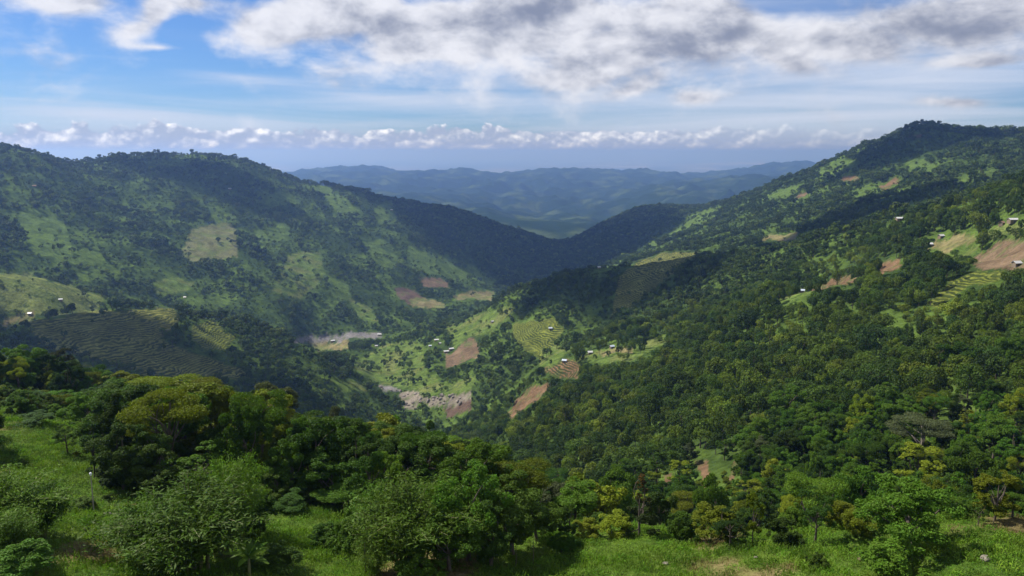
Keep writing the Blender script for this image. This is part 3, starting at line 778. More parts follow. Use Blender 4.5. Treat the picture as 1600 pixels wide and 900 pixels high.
def bamboo_proto(name, seed, nculm=56, nleaf=16000, mat='leaf_bamboo'):
    rng = np.random.default_rng(seed); culms = []; P = []; Nn = []
    per = nleaf // nculm
    for i in range(nculm):
        an = rng.uniform(0, 6.28); b0 = np.array([math.cos(an), math.sin(an), 0]) * rng.uniform(0, .8); b0[2] = -.4
        h = rng.uniform(6.0, 9.8); an2 = an + rng.normal(0, .5); lean = rng.uniform(.8, 3.4)
        out = np.array([math.cos(an2), math.sin(an2), 0])
        ts = np.linspace(0, 1, 7)
        pts = [b0 + np.array([0, 0, 1]) * h * (t - .22 * t ** 3.5 * lean / 2) + out * lean * t ** 2.2 for t in ts]
        culms.append(tube(pts, [.055 * (1 - .85 * t) for t in ts], 4))
        pa = np.array(pts)
        t = rng.uniform(.25, 1, per) ** .8; seg = np.clip((t * 6).astype(int), 0, 5); fr = (t * 6 - seg)[:, None]
        q = pa[seg] * (1 - fr) + pa[seg + 1] * fr
        # leaves hang in sprays off side twigs
        tw = rng.normal(0, 1, (per, 3)); tw[:, 2] *= .5; tw *= (rng.uniform(.15, .95, per) * (1.1 - .5 * t))[:, None]
        P.append(q + tw); Nn.append(tw * .6 + np.array([0, 0, .6]))
    P = np.concatenate(P); Nn = np.concatenate(Nn); k = P[:, 2] > .1; P, Nn = P[k], Nn[k]
    V, F = leaf_quads(P, Nn, .34, .22, rng, .8, .4, droop=.9)
    s = np.array([7.0 / (np.percentile(np.abs(V[:, :2]), 98.5) * 2)] * 2 + [10 / V[:, 2].max()])
    cr = mesh_np(name + '_crown', V * s, F, False)
    cr.attributes.new('tint', 'FLOAT', 'POINT').data.foreach_set('value', np.repeat(np.clip(rng.normal(.5, .25, len(F)), 0, 1), 4).astype(np.float32))
    cr.materials.append(M[mat])
    v, f = join(culms); tk = mesh_np(name + '_culms', v * s, f); tk.materials.append(M['culm'])
    return {'trunk': tk, 'crown': cr, 'name': name}


def wood_proto(name, seed, nl, leaf, mat, wide=.5, lobes_n=9):
    """a tree of the hill woods, seen from hundreds of metres: nominal 1 x 1 x 1, base at 0; trunk and crown"""
    rng = np.random.default_rng(seed); Ps = []; Ns = []
    for i in range(lobes_n):
        d = rng.normal(0, 1, 3); d /= np.linalg.norm(d); d[2] = d[2] * .8 + .12
        c = np.array([0, 0, .58]) + d * np.array([wide * .62, wide * .62, .27]); r = rng.uniform(.15, .25) * np.array([1.15, 1.15, .85]) * (wide / .5)
        n = nl // lobes_n
        dd = rng.normal(0, 1, (n * 2, 3)); dd /= np.linalg.norm(dd, axis=1)[:, None]
        dd = dd[(dd @ d + .5 * dd[:, 2]) > -.35][:n]
        Ps.append(c + dd * r * rng.uniform(.75, 1.08, (len(dd), 1))); Ns.append(dd + np.array([0, 0, .35]))
    P = np.concatenate(Ps); Nn = np.concatenate(Ns)
    V, F = leaf_quads(P, Nn, leaf, .75, rng, .45, .4)
    V[:, 2] /= V[:, 2].max()
    cr = mesh_np(name + '_crown', V, F, False)
    cr.attributes.new('tint', 'FLOAT', 'POINT').data.foreach_set('value', np.repeat(np.clip(rng.normal(.5, .22, len(F)), 0, 1), 4).astype(np.float32))
    cr.materials.append(M[mat])
    parts = [tube([(0, 0, -.15), (.01, .01, .25), (0, .02, .5), (.02, 0, .7)], [.03, .024, .018, .008], 5)]
    for k in range(4):
        an = rng.uniform(0, 6.28); parts.append(limb((0, 0, .3 + .08 * k), (math.cos(an) * wide * .55, math.sin(an) * wide * .55, .6 + .05 * k), .013, rng, .1, 3))
    v, f = join(parts); tk = mesh_np(name + '_trunk', v, f); tk.materials.append(M['bark'])
    return {'trunk': tk, 'crown': cr, 'name': name}


P = {
    'round_a': tree_proto('round_a', 1, 'round', 13752, 0.245, .55, 'leaf_mid', 'bark'),
    'round_b': tree_proto('round_b', 2, 'round', 13752, 0.224, .55, 'leaf_dark', 'bark'),
    'dense': tree_proto('dense', 3, 'dense', 19044, 0.224, .5, 'leaf_dark', 'bark'),
    'dense_mid': tree_proto('dense_mid', 33, 'dense', 19044, 0.224, .5, 'leaf_mid', 'bark'),
    'vivid': tree_proto('vivid', 4, 'round', 16397, 0.224, .55, 'leaf_vivid', 'bark'),
    'umbrella_a': tree_proto('umbrella_a', 5, 'umbrella', 13752, 0.213, .45, 'leaf_lime', 'bark'),
    'umbrella_b': tree_proto('umbrella_b', 6, 'umbrella', 13752, 0.213, .45, 'leaf_mid', 'bark'),
    'umbrella_grey': tree_proto('umbrella_grey', 16, 'umbrella', 13752, 0.213, .45, 'leaf_grey', 'bark_pale'),
    'tall_a': tree_proto('tall_a', 7, 'tall', 13752, 0.235, .55, 'leaf_dark', 'bark_dark'),
    'tall_b': tree_proto('tall_b', 8, 'tall', 13752, 0.235, .55, 'leaf_mid', 'bark'),
    'tall_lime': tree_proto('tall_lime', 18, 'tall', 13752, 0.235, .55, 'leaf_lime', 'bark'),
    'tall_grey': tree_proto('tall_grey', 28, 'tall', 11109, 0.267, .55, 'leaf_grey', 'bark'),
    'conical': tree_proto('conical', 9, 'conical', 15868, 0.245, .5, 'leaf_orange', 'bark', tip=True),
    'sparse': tree_proto('sparse', 10, 'sparse', 3966, 0.213, .5, 'leaf_dark', 'bark_dark'),
    'vase': tree_proto('vase', 12, 'vase', 9522, 0.192, .5, 'leaf_dark', 'bark'),
    'shrub_a': tree_proto('shrub_a', 13, 'shrub', 11109, 0.293, .5, 'leaf_mid', 'bark'),
    'shrub_b': tree_proto('shrub_b', 14, 'shrub', 11109, 0.267, .5, 'leaf_lime', 'bark'),
    'shrub_dark': tree_proto('shrub_dark', 15, 'shrub', 11109, 0.293, .5, 'leaf_dark', 'bark'),
    'bigleaf': tree_proto('bigleaf', 17, 'round', 5819, 0.427, .6, 'leaf_lime', 'bark', .9),
    'bamboo_a': bamboo_proto('bamboo_a', 19), 'bamboo_b': bamboo_proto('bamboo_b', 20, 50, 14000),
    'bamboo_dark': bamboo_proto('bamboo_dark', 22, 56, 16000, 'leaf_mid'),
}
WSHAPES = [(101, .50, 10), (102, .42, 9), (103, .60, 11), (104, .36, 9)]
WOODP = [wood_proto('wood_%d%s' % (i, m[9:]), s_, 900, .072, m, w_, n_) for m in ('leaf_wood', 'leaf_wood_lime', 'leaf_wood_dark') for i, (s_, w_, n_) in enumerate(WSHAPES)]
FARP = [wood_proto('far_%d%s' % (i, m[8:]), s_ + 10, 220, .15, m, w_, 7) for m in ('leaf_far', 'leaf_far_lime') for i, (s_, w_, n_) in enumerate(WSHAPES)]
# ------------------------------------------------------------------ helpers for things
def put_props(o, label, cat=None, group=None, kind=None):
    o['label'] = label
    if cat: o['category'] = cat
    if group: o['group'] = group
    if kind: o['kind'] = kind
    return o


def link_mesh(name, me, parent=None, loc=(0, 0, 0), rotz=0.0, scale=(1, 1, 1)):
    o = bpy.data.objects.new(name, me); COL.objects.link(o)
    o.location = loc; o.rotation_euler = (0, 0, rotz); o.scale = scale
    if parent: o.parent = parent
    return o


def empty(name, loc, rotz=0.0, scale=(1, 1, 1)):
    o = bpy.data.objects.new(name, None); COL.objects.link(o)
    o.location = loc; o.rotation_euler = (0, 0, rotz); o.scale = scale; o.empty_display_size = .5
    return o


RND = random.Random(5)


def plant(name, proto, x, y, z, h, w, label, cat='tree', group=None, nominal=(7.0, 10.0), rotz=None, crown='crown', trunk='trunk'):
    e = empty(name, (x, y, z), RND.uniform(0, 6.28) if rotz is None else rotz, (w / nominal[0], w / nominal[0], h / nominal[1]))
    link_mesh(trunk, proto['trunk'], e); link_mesh(crown, proto['crown'], e)
    return put_props(e, label, cat, group)


def at_range(px, R):
    a, _ = pix_dir(px, 700); x = R * math.sin(a); y = R * math.cos(a)
    return float(x), float(y), float(height(np.array([x]), np.array([y]))[0])


# ------------------------------------------------------------------ clouds overhead that shade parts of the hills
def cloud_material():
    m, b, out = new_mat('cloud_white')
    d = b.n('ShaderNodeBsdfDiffuse'); d.inputs[0].default_value = (.9, .9, .92, 1)
    t = b.n('ShaderNodeBsdfTranslucent'); t.inputs[0].default_value = (.85, .86, .9, 1)
    mx = b.n('ShaderNodeMixShader'); mx.inputs[0].default_value = .35
    b.t.links.new(d.outputs[0], mx.inputs[1]); b.t.links.new(t.outputs[0], mx.inputs[2])
    tp = b.n('ShaderNodeBsdfTransparent'); lw = b.n('ShaderNodeLayerWeight'); lw.inputs[0].default_value = .35
    mx2 = b.n('ShaderNodeMixShader'); b.t.links.new(b.ss(lw.outputs['Facing'], .30, .92, .46, .95), mx2.inputs[0])
    b.t.links.new(mx.outputs[0], mx2.inputs[1]); b.t.links.new(tp.outputs[0], mx2.inputs[2])
    b.t.links.new(mx2.outputs[0], out.inputs[0])
    return m


M['cloud'] = cloud_material()
ico_bm = bmesh.new(); bmesh.ops.create_icosphere(ico_bm, subdivisions=4, radius=1.0)
ICO_V = np.array([v.co[:] for v in ico_bm.verts]); ICO_F = np.array([[v.index for v in f.verts] for f in ico_bm.faces]); ico_bm.free()
CLOUD_H = 1050.0


def cloud(target, rx, ry, ang, seed):
    """a flat-based cumulus on the sun's line to a ground point"""
    rng = np.random.default_rng(seed); vs = []; fs = []; o = 0
    for k in range(7):
        c = np.array([rng.uniform(-.6, .6) if k else 0, rng.uniform(-.6, .6) if k else 0, rng.uniform(0, .12)])
        r = np.array([1, 1, .5]) * (rng.uniform(.35, .6) if k else .75)
        nz = 1 + .35 * fbm(ICO_V[:, 0] * 2.3 + seed * 7 + k * 3, ICO_V[:, 1] * 2.3 + ICO_V[:, 2] * 1.9, 4, 2)
        v = ICO_V * nz[:, None] * r + c
        v[:, 2] = np.maximum(v[:, 2], -.06)
        vs.append(v); fs.append(ICO_F + o); o += len(v)
    v = np.concatenate(vs) * np.array([rx, ry, min(rx, ry) * .9])
    me = mesh_np('cloud', v, np.concatenate(fs)); me.materials.append(M['cloud'])
    t = Vector(target); s = (CZ + CLOUD_H - t.z) / SUN_DIR.z
    ob = link_mesh('cloud', me, None, t + SUN_DIR * s, ang)
    return put_props(ob, 'low cumulus cloud drifting above the hills and shading them', kind='stuff')


for i, (px, py, r0, r1, rx, ry, ang) in enumerate([
        (310, 272, 1000, 2400, 190, 100, .1),          # left summit
        (770, 385, 1700, 2600, 330, 420, .5), (900, 400, 1700, 3000, 430, 420, 0),           # gap
        (170, 548, 600, 900, 180, 80, 0),               # terraced hill
        (1000, 440, 700, 1000, 130, 110, 0), (900, 430, 800, 1100, 120, 90, .2),             # outer spur
        (1300, 350, 850, 1250, 230, 100, 0), (1430, 215, 1500, 2100, 220, 120, 0)]):
    g = ground_at_pixel(px, py, r0, r1)
    cloud(g, rx, ry, ang, 40 + i)

# ------------------------------------------------------------------ haze
hz_m, hb, hout = new_mat('valley_haze')
pv = hb.n('ShaderNodeVolumePrincipled')
HAZE_D = 0.000115
pv.inputs['Color'].default_value = (.28, .47, 1.0, 1)
pv.inputs['Absorption Color'].default_value = (.42, .36, 1, 1)
pv.inputs['Density'].default_value = HAZE_D
pv.inputs['Anisotropy'].default_value = 0.60
hb.t.links.new(pv.outputs[0], hout.inputs['Volume'])
hv_ = np.array([[x, y, z] for x in (-300000., 300000.) for y in (-300000., 300000.) for z in (float(TZ.min()) - 4.0, float(max(TZ.max(), CZ)) + 16.0)])
hf_ = np.array([[0, 1, 3, 2], [4, 6, 7, 5], [0, 4, 5, 1], [2, 3, 7, 6], [0, 2, 6, 4], [1, 5, 7, 3]])
hme = mesh_np('haze', hv_, hf_, False); hme.materials.append(hz_m)
hz = link_mesh('haze', hme); put_props(hz, 'pale blue haze over the valley and plain', kind='stuff')
# ------------------------------------------------------------------ scatter object: one 'stuff' mesh of points, instanced with geometry nodes
def scatter_object(name, label, pts, rots, scls, pid, sources):
    """pts (n,3), rots (n,) about z, scls (n,3), pid (n,) index into sources = list of source objects (each a whole plant)"""
    me = bpy.data.meshes.new(name)
    n = len(pts)
    me.vertices.add(n); me.vertices.foreach_set('co', np.asarray(pts, np.float32).ravel())
    r = np.zeros((n, 3), np.float32); r[:, 2] = rots
    me.attributes.new('rot', 'FLOAT_VECTOR', 'POINT').data.foreach_set('vector', r.ravel())
    me.attributes.new('scl', 'FLOAT_VECTOR', 'POINT').data.foreach_set('vector', np.asarray(scls, np.float32).ravel())
    me.attributes.new('pid', 'INT', 'POINT').data.foreach_set('value', np.asarray(pid, np.int32))
    me.update()
    o = link_mesh(name, me); put_props(o, label, kind='stuff')
    g = bpy.data.node_groups.new(name + '_scatter', 'GeometryNodeTree')
    g.interface.new_socket('Geometry', in_out='INPUT', socket_type='NodeSocketGeometry')
    g.interface.new_socket('Geometry', in_out='OUTPUT', socket_type='NodeSocketGeometry')
    gi = g.nodes.new('NodeGroupInput'); go = g.nodes.new('NodeGroupOutput')
    jn = g.nodes.new('GeometryNodeJoinGeometry')
    def attr(nm, dt):
        a = g.nodes.new('GeometryNodeInputNamedAttribute'); a.data_type = dt; a.inputs['Name'].default_value = nm
        return a.outputs['Attribute']
    ro, sc, pi_ = attr('rot', 'FLOAT_VECTOR'), attr('scl', 'FLOAT_VECTOR'), attr('pid', 'INT')
    for k, src in enumerate(sources):
        oi = g.nodes.new('GeometryNodeObjectInfo'); oi.transform_space = 'ORIGINAL'
        oi.inputs['Object'].default_value = src; oi.inputs['As Instance'].default_value = True
        cmp_ = g.nodes.new('FunctionNodeCompare'); cmp_.data_type = 'INT'; cmp_.operation = 'EQUAL'
        g.links.new(pi_, cmp_.inputs[2]); cmp_.inputs[3].default_value = k
        ip = g.nodes.new('GeometryNodeInstanceOnPoints')
        g.links.new(gi.outputs[0], ip.inputs['Points']); g.links.new(cmp_.outputs[0], ip.inputs['Selection'])
        g.links.new(oi.outputs['Geometry'], ip.inputs['Instance'])
        e2r = g.nodes.new('FunctionNodeEulerToRotation'); g.links.new(ro, e2r.inputs[0]); g.links.new(e2r.outputs[0], ip.inputs['Rotation'])
        g.links.new(sc, ip.inputs['Scale'])
        g.links.new(ip.outputs[0], jn.inputs[0])
    g.links.new(jn.outputs[0], go.inputs[0])
    md = o.modifiers.new('scatter', 'NODES'); md.node_group = g
    return o


def joined_source(p):
    """trunk + crown of a prototype as one mesh, used as the source of scattered plants"""
    bm = bmesh.new(); bm.from_mesh(p['trunk'])
    for f in bm.faces: f.material_index = 0
    nf = len(bm.faces); bm.from_mesh(p['crown'])
    bm.faces.ensure_lookup_table()
    for f in bm.faces[nf:]: f.material_index = 1
    me = bpy.data.meshes.new(p['name'] + '_whole'); bm.to_mesh(me); bm.free()
    me.materials.append(p['trunk'].materials[0]); me.materials.append(p['crown'].materials[0])
    return bpy.data.objects.new(p['name'] + '_whole', me)


# ------------------------------------------------------------------ the hand-placed plants of the foreground
# (px of the crown's middle, py of its top, range, crown width px, kind, name, label)
NEAR = [
    (97, 608, 132, 58, 'vivid', 'broadleaf_tree', 'vivid green round tree standing above the left meadow'),
    (28, 618, 135, 80, 'round_b', 'broadleaf_tree', 'dark broadleaf tree at the left edge above the meadow'),
    (105, 662, -708, 40, 'vase', 'small_tree', 'small tree on a thin bent trunk at the upper edge of the left meadow'),
    (55, 668, 108, 75, 'shrub_dark', 'shrub', 'low dark bushes on the far rim of the left meadow'),
    (160, 602, 150, 80, 'round_b', 'broadleaf_tree', 'dark tree right behind the vivid green round tree'),
    (205, 588, 155, 80, 'round_a', 'broadleaf_tree', 'mid green rounded tree on the left skyline of the near wood'),
    (262, 584, 150, 95, 'umbrella_a', 'spreading_tree', 'yellow green spreading tree on the near wood crest, left of two'),
    (322, 594, 145, 95, 'umbrella_a', 'spreading_tree', 'yellow green spreading tree on the near wood crest, right of two'),
    (195, 655, -765, 90, 'dense', 'broadleaf_tree', 'tall dark leafy tree standing over the lamp pole'),
    (232, 660, -768, 80, 'dense', 'broadleaf_tree', 'very dark dense tree right of the lamp pole'),
    (148, 655, -748, 40, 'sparse', 'slender_tree', 'slender nearly leafless tree rising behind the lamp pole'),
    (275, 640, 112, 110, 'tall_lime', 'broadleaf_tree', 'yellow green upright tree in the left wood below the crest'),
    (350, 632, 112, 110, 'bamboo_a', 'bamboo_clump', 'pale feathery bamboo clump in the middle of the left wood'),
    (300, 745, -892, 215, 'bamboo_a', 'bamboo_clump', 'large rounded bamboo clump beside the small lamp post'),
    (250, 770, -880, 120, 'bamboo_b', 'bamboo_clump', 'lower left shoulder of bamboo beside the trodden path'),
    (372, 700, -845, 80, 'bamboo_b', 'bamboo_clump', 'greyish bamboo clump left of the middle clearing'),
    (436, 592, 132, 62, 'tall_grey', 'tall_tree', 'tall dark tree with pale leaf tufts on the near wood skyline'),
    (398, 605, 140, 60, 'tall_a', 'tall_tree', 'dark tall tree just left of the pale tufted one'),
    (380, 655, 108, 60, 'tall_a', 'tall_tree', 'dark narrow tree below the pale tufted tall tree'),
    (470, 672, 112, 62, 'tall_grey', 'tall_tree', 'grey green tree in the dark middle of the wood'),
    (428, 735, -790, 60, 'dense', 'broadleaf_tree', 'dark round tree at the rim of the middle clearing'),
    (500, 660, 120, 70, 'round_b', 'broadleaf_tree', 'dark tree below the gap with the terraced hill'),
    (530, 636, 130, 50, 'tall_grey', 'tall_tree', 'pale tipped tree on the skyline below the river bed'),
    (520, 706, -790, 100, 'dense_mid', 'broadleaf_tree', 'dense green tree in the wood above the clearing'),
    (485, 755, -790, 60, 'vase', 'small_tree', 'small dark stemmed tree on the clearing edge'),
    (535, 755, -800, 80, 'umbrella_b', 'spreading_tree', 'low layered tree left of the bare trunked tree'),
    (590, 648, 112, 85, 'bigleaf', 'broadleaf_tree', 'bright large leaved tree behind the bare trunked tree'),
    (625, 645, 126, 70, 'round_a', 'broadleaf_tree', 'mid green tree below the rocky river bend'),
    (668, 652, 128, 60, 'tall_a', 'tall_tree', 'dark tree at the right end of the near wood skyline'),
    (580, 672, -832, 46, 'sparse', 'slender_tree', 'tall slender tree with a long bare dark trunk in the clearing'),
    (640, 685, 104, 80, 'round_b', 'broadleaf_tree', 'dark tree between the bare trunked tree and the bamboo'),
    (708, 684, 98, 110, 'umbrella_b', 'spreading_tree', 'wide flat crowned tree left of the central wood edge'),
    (765, 688, 96, 95, 'dense_mid', 'broadleaf_tree', 'dense green tree at the central wood edge'),
    (700, 695, 82, 60, 'tall_lime', 'tall_tree', 'light green creeper covered tree behind the big bamboo'),
    (645, 745, -885, 160, 'bamboo_dark', 'bamboo_clump', 'big drooping bamboo clump in the middle of the foreground'),
    (735, 725, -875, 105, 'dense_mid', 'broadleaf_tree', 'big leafy tree right of the drooping bamboo'),
    (800, 735, -866, 110, 'dense', 'broadleaf_tree', 'big dark leafy tree at the left end of the right meadow'),
    (838, 765, -845, 80, 'dense_mid', 'broadleaf_tree', 'mid green tree leaning out over the meadow rim'),
    (652, 856, -905, 85, 'shrub_a', 'shrub', 'leafy bush at the bottom edge below the big bamboo'),
    (585, 838, -895, 60, 'bamboo_b', 'bamboo_clump', 'thin dry bamboo tuft at the foot of the slender tree'),
    (880, 742, 98, 95, 'bigleaf', 'broadleaf_tree', 'bright large leaved tree behind the meadow rim'),
    (930, 756, 100, 75, 'bigleaf', 'broadleaf_tree', 'light green large leaved tree left of the rust tipped tree'),
    (887, 786, -842, 36, 'tall_a', 'narrow_tree', 'dark narrow columnar tree on the meadow rim'),
    (916, 812, -842, 46, 'shrub_b', 'shrub', 'round light green bush right of the columnar tree'),
    (998, 738, -836, 62, 'conical', 'conical_tree', 'conical dark tree with rust orange tips behind the meadow'),
    (1035, 768, 88, 60, 'round_b', 'broadleaf_tree', 'dark tree close right of the rust tipped conical tree'),
    (960, 728, 122, 75, 'round_a', 'broadleaf_tree', 'mid green tree behind the rust tipped conical tree'),
    (1065, 795, -845, 62, 'shrub_a', 'shrub', 'leafy thicket right of the rust tipped conical tree'),
    (1110, 790, -848, 75, 'shrub_b', 'shrub', 'light green thicket below the landslide scar'),
    (1140, 800, -852, 62, 'vase', 'small_tree', 'small grey green tree left of the pale columnar sapling'),
    (1176, 768, -850, 26, 'tall_lime', 'narrow_tree', 'narrow pale green sapling with reddish foot'),
    (1220, 808, -850, 56, 'shrub_dark', 'shrub', 'round dark green bush on the right meadow'),
    (1272, 764, -848, 56, 'vase', 'small_tree', 'small open tree on a forked trunk in the right meadow'),
    (1322, 780, -828, 60, 'shrub_b', 'shrub', 'yellowish bushes behind the small forked tree'),
    (1410, 742, -872, 142, 'dense_mid', 'broadleaf_tree', 'large dark green leafy tree on the right meadow'),
    (1398, 838, -905, 118, 'shrub_a', 'shrub', 'large leaved bush in front of the big meadow tree'),
    (1552, 732, -815, 58, 'tall_lime', 'tall_tree', 'tall yellow green tree at the meadow edge by the right border'),
    (1528, 785, -822, 30, 'vase', 'small_tree', 'small thin tree under the tall yellow green tree'),
    (1527, 700, 150, 70, 'round_a', 'broadleaf_tree', 'rounded tree behind the tall yellow green tree'),
    (1274, 866, -888, 34, 'shrub_dark', 'shrub', 'small dark bush low on the right meadow'),
    (1120, 738, 120, 60, 'round_a', 'broadleaf_tree', 'tree at the foot of the landslide scar'),
    (1280, 738, 120, 85, 'umbrella_b', 'spreading_tree', 'spreading tree behind the small forked tree'),
    (1350, 722, 125, 85, 'round_a', 'broadleaf_tree', 'rounded tree left behind the large meadow tree'),
    (1490, 735, 120, 60, 'tall_b', 'tall_tree', 'pale stemmed tree right behind the large meadow tree'),
    (1440, 648, 205, 92, 'umbrella_grey', 'spreading_tree', 'grey green umbrella shaped tree with tall pale trunk on right slope'),
    (20, 728, -850, 150, 'bamboo_dark', 'bamboo_clump', 'dark drooping bamboo at the left edge beside the path'),
    (62, 745, -840, 90, 'bamboo_dark', 'bamboo_clump', 'shaded drooping bamboo right of the leftmost clump'),
    (30, 845, -905, 120, 'shrub_a', 'shrub', 'low green weeds bush at the bottom left corner'),
    (430, 850, -895, 70, 'shrub_dark', 'shrub', 'dark bush beside the banana plant'),
    (505, 815, -850, 70, 'shrub_a', 'shrub', 'low leafy bush in the middle clearing'),
    (350, 715, -872, 105, 'bamboo_b', 'bamboo_clump', 'tall bamboo rising right behind the large rounded clump'),
    (250, 690, -778, 85, 'dense', 'broadleaf_tree', 'dark tree behind the crest of the large rounded bamboo'),
    (310, 690, -775, 90, 'tall_b', 'tall_tree', 'green upright tree between the large bamboo and the left wood'),
    (405, 765, -835, 62, 'shrub_dark', 'shrub', 'dark bush at the left end of the middle clearing'),
    (462, 768, -800, 64, 'round_b', 'broadleaf_tree', 'low dark round tree at the back of the middle clearing'),
    (560, 792, -862, 78, 'shrub_a', 'shrub', 'leafy bush left of the foot of the slender tree'),
    (598, 752, -842, 88, 'bamboo_dark', 'bamboo_clump', 'dark bamboo left behind the big drooping clump'),
    (690, 742, -868, 100, 'bamboo_dark', 'bamboo_clump', 'bamboo joining the big drooping clump on its right'),
    (700, 800, -892, 105, 'dense_mid', 'broadleaf_tree', 'low leafy tree at the bottom edge right of the drooping bamboo'),
    (768, 778, -884, 88, 'dense', 'broadleaf_tree', 'shaded low tree at the lower left end of the right meadow'),
    (880, 828, -862, 52, 'shrub_a', 'shrub', 'small leafy bush below the dark columnar tree'),
    (955, 800, -838, 62, 'shrub_b', 'shrub', 'yellow green bush left of the rust tipped tree foot'),
    (8, 792, -885, 96, 'bamboo_dark', 'bamboo_clump', 'low drooping bamboo at the left border below the dark clumps'),
    (128, 775, -796, 46, 'shrub_dark', 'shrub', 'low dark bush left of the tall pole'),
    (1240, 785, -832, 50, 'shrub_a', 'shrub', 'bushes left behind the small forked tree'),
    (1345, 800, -838, 60, 'shrub_b', 'shrub', 'light green bush left of the large meadow tree'),
    (1490, 770, -812, 50, 'tall_b', 'narrow_tree', 'narrow green tree right of the large meadow tree'),
    (1580, 765, -808, 60, 'round_a', 'broadleaf_tree', 'round tree at the right border of the meadow'),
]
SUBW = {}
near_xy = []
for (px, top, R, wpx, kind, nm, label) in NEAR:
    if R < 0:                                    # its foot is in view: stand it there
        gp = ground_at_pixel(px, -R, 44, 140); x, y, z = gp; R = math.hypot(x, y)
    else:
        x, y, z = at_range(px, R)
    _, t = pix_dir(px, top)
    h = max(1.2, float(t) * R + CZ - z)
    dist = math.sqrt(R * R + (CZ - z) ** 2)
    w = wpx / FPX * dist * math.cos(math.atan((px - 800) / FPX))
    cat = {'shrub': 'bush', 'bamboo_clump': 'bamboo'}.get(nm, 'tree')
    grp = {'shrub': 'bushes round the near meadow', 'bamboo_clump': 'bamboo clumps of the foreground'}.get(nm, 'trees round the near meadow')
    plant(nm, P[kind], x, y, z - .1, h, w, label, cat, grp, trunk='culms' if nm == 'bamboo_clump' else 'stems' if nm == 'shrub' else 'trunk',
          crown='foliage' if nm in ('shrub', 'bamboo_clump') else 'crown')
    near_xy.append((x, y, w * .5))
NXY = np.array(near_xy)

# ------------------------------------------------------------------ the wood: candidates on jittered grids
rng = np.random.default_rng(77)


def grid_candidates(r0, r1, cell):
    n = int(r1 * 2 / cell) + 2
    gx = (np.arange(n) - n / 2) * cell; gy = np.arange(int(r1 / cell) + 2) * cell
    X, Y = np.meshgrid(gx, gy); X = X.ravel() + rng.uniform(-.48, .48, X.size) * cell; Y = Y.ravel() + rng.uniform(-.48, .48, Y.size) * cell
    R = np.hypot(X, Y); A = np.arctan2(X, Y)
    k = (R > r0) & (R < r1) & (np.abs(A) < .80)
    return X[k], Y[k]


MEADOW = [[(-20, 652), (120, 655), (150, 705), (165, 770), (330, 775), (420, 790), (500, 786), (590, 812), (640, 840), (600, 910), (-20, 910)],
          [(560, 910), (740, 862), (850, 832), (1000, 818), (1100, 826), (1200, 830), (1300, 806), (1460, 798), (1620, 798), (1640, 910)]]
GAPS = [[(1078, 712), (1128, 712), (1132, 800), (1078, 800)], [(1134, 718), (1160, 718), (1150, 775), (1128, 775)], [(1030, 738), (1055, 738), (1055, 790), (1030, 790)]]   # open ground below the landslide scars
LINE_X = [-40, 0, 60, 100, 200, 330, 430, 470, 520, 650, 760, 870, 1000, 1100, 1200, 1300, 1400, 1640]
LINE_Y = [605, 605, 610, 615, 594, 598, 612, 648, 648, 665, 695, 750, 755, 770, 765, 745, 735, 735]

HUTS = [  # px, py, ranges, kind, roof, turn, label
    (697, 551, 700, 1100, 'long', 'zinc', .3, 'white roofed hut left of the pair above the ploughed slope'), (705, 547, 700, 1100, 'long', 'zinc', .5, 'white roofed hut right of the pair above the ploughed slope'),
    (682, 533, 800, 1150, 'long', 'zinc', .2, 'white roofed hut among trees left above the ploughed slope'), (687, 538, 800, 1150, 'small', 'zinc', 1.0, 'small white hut just below the hut among trees'), (672, 542, 800, 1150, 'small', 'zinc_blue', .2, 'grey roofed hut left of the huts among trees'),
    (769, 504, 850, 1150, 'small', 'zinc', .7, 'lone white hut on the light green spur above the valley'), (860, 515, 700, 1000, 'small', 'zinc_blue', .1, 'grey roofed hut in the terraced field of the spur'),
    (882, 566, 600, 800, 'small', 'zinc_blue', -.3, 'pale blue roofed hut at the top of the ploughed rows'), (956, 544, 560, 720, 'small', 'zinc_blue', .4, 'grey blue hut on the crest of the near spur'), (922, 553, 560, 720, 'small', 'zinc', .1, 'tiny white hut left of the hut on the near crest'),
    (1588, 416, 420, 620, 'small', 'zinc', .2, 'white roofed hut beside the brown field by the right border'), (1582, 348, 560, 760, 'long', 'zinc', .1, 'long white roof at the top of the right ridge pasture'), (1565, 352, 560, 760, 'small', 'thatch', .6, 'rusty roofed hut beside the long white roof'),
    (1470, 372, 540, 800, 'small', 'zinc', .3, 'white hut above the tan field on the right ridge'), (1452, 385, 520, 760, 'small', 'zinc', .0, 'pale hut at the left corner of the tan ridge field'), (1405, 345, 700, 1000, 'long', 'zinc', .1, 'long pale roof half hidden on the wooded right ridge'),
    (1253, 457, 520, 700, 'small', 'zinc_blue', -.2, 'grey roofed hut at the lower end of the red soil strip'), (936, 420, 1000, 1500, 'small', 'zinc', .2, 'pale hut on the shoulder of the outer spur'),
    (593, 524, 1150, 1400, 'long', 'zinc', .0, 'white roofed house at the right end of the grey river bed'), (520, 534, 1150, 1400, 'long', 'zinc', .3, 'white roofed house below the middle of the grey river bed'), (588, 542, 1000, 1300, 'small', 'zinc', .3, 'small white hut below the right end of the river bed'),
    (612, 329, 1700, 2300, 'long', 'zinc', .2, 'white hut high on the ridge of the left hill'), (289, 466, 1100, 1500, 'small', 'zinc', .1, 'white hut in a clearing at the foot of the left hill'), (95, 470, 980, 1150, 'small', 'zinc', .4, 'white hut on the pale spur at the left'), (47, 492, 780, 1000, 'small', 'zinc', .1, 'white hut by the track end above the dark terraces'),
    (359, 296, 1600, 2200, 'long', 'zinc', .2, 'white hut on the shaded face of the left summit'), (54, 292, 1300, 1900, 'long', 'thatch', .2, 'reddish house high on the left hill by the border'),
]
HUT_SPOT = []
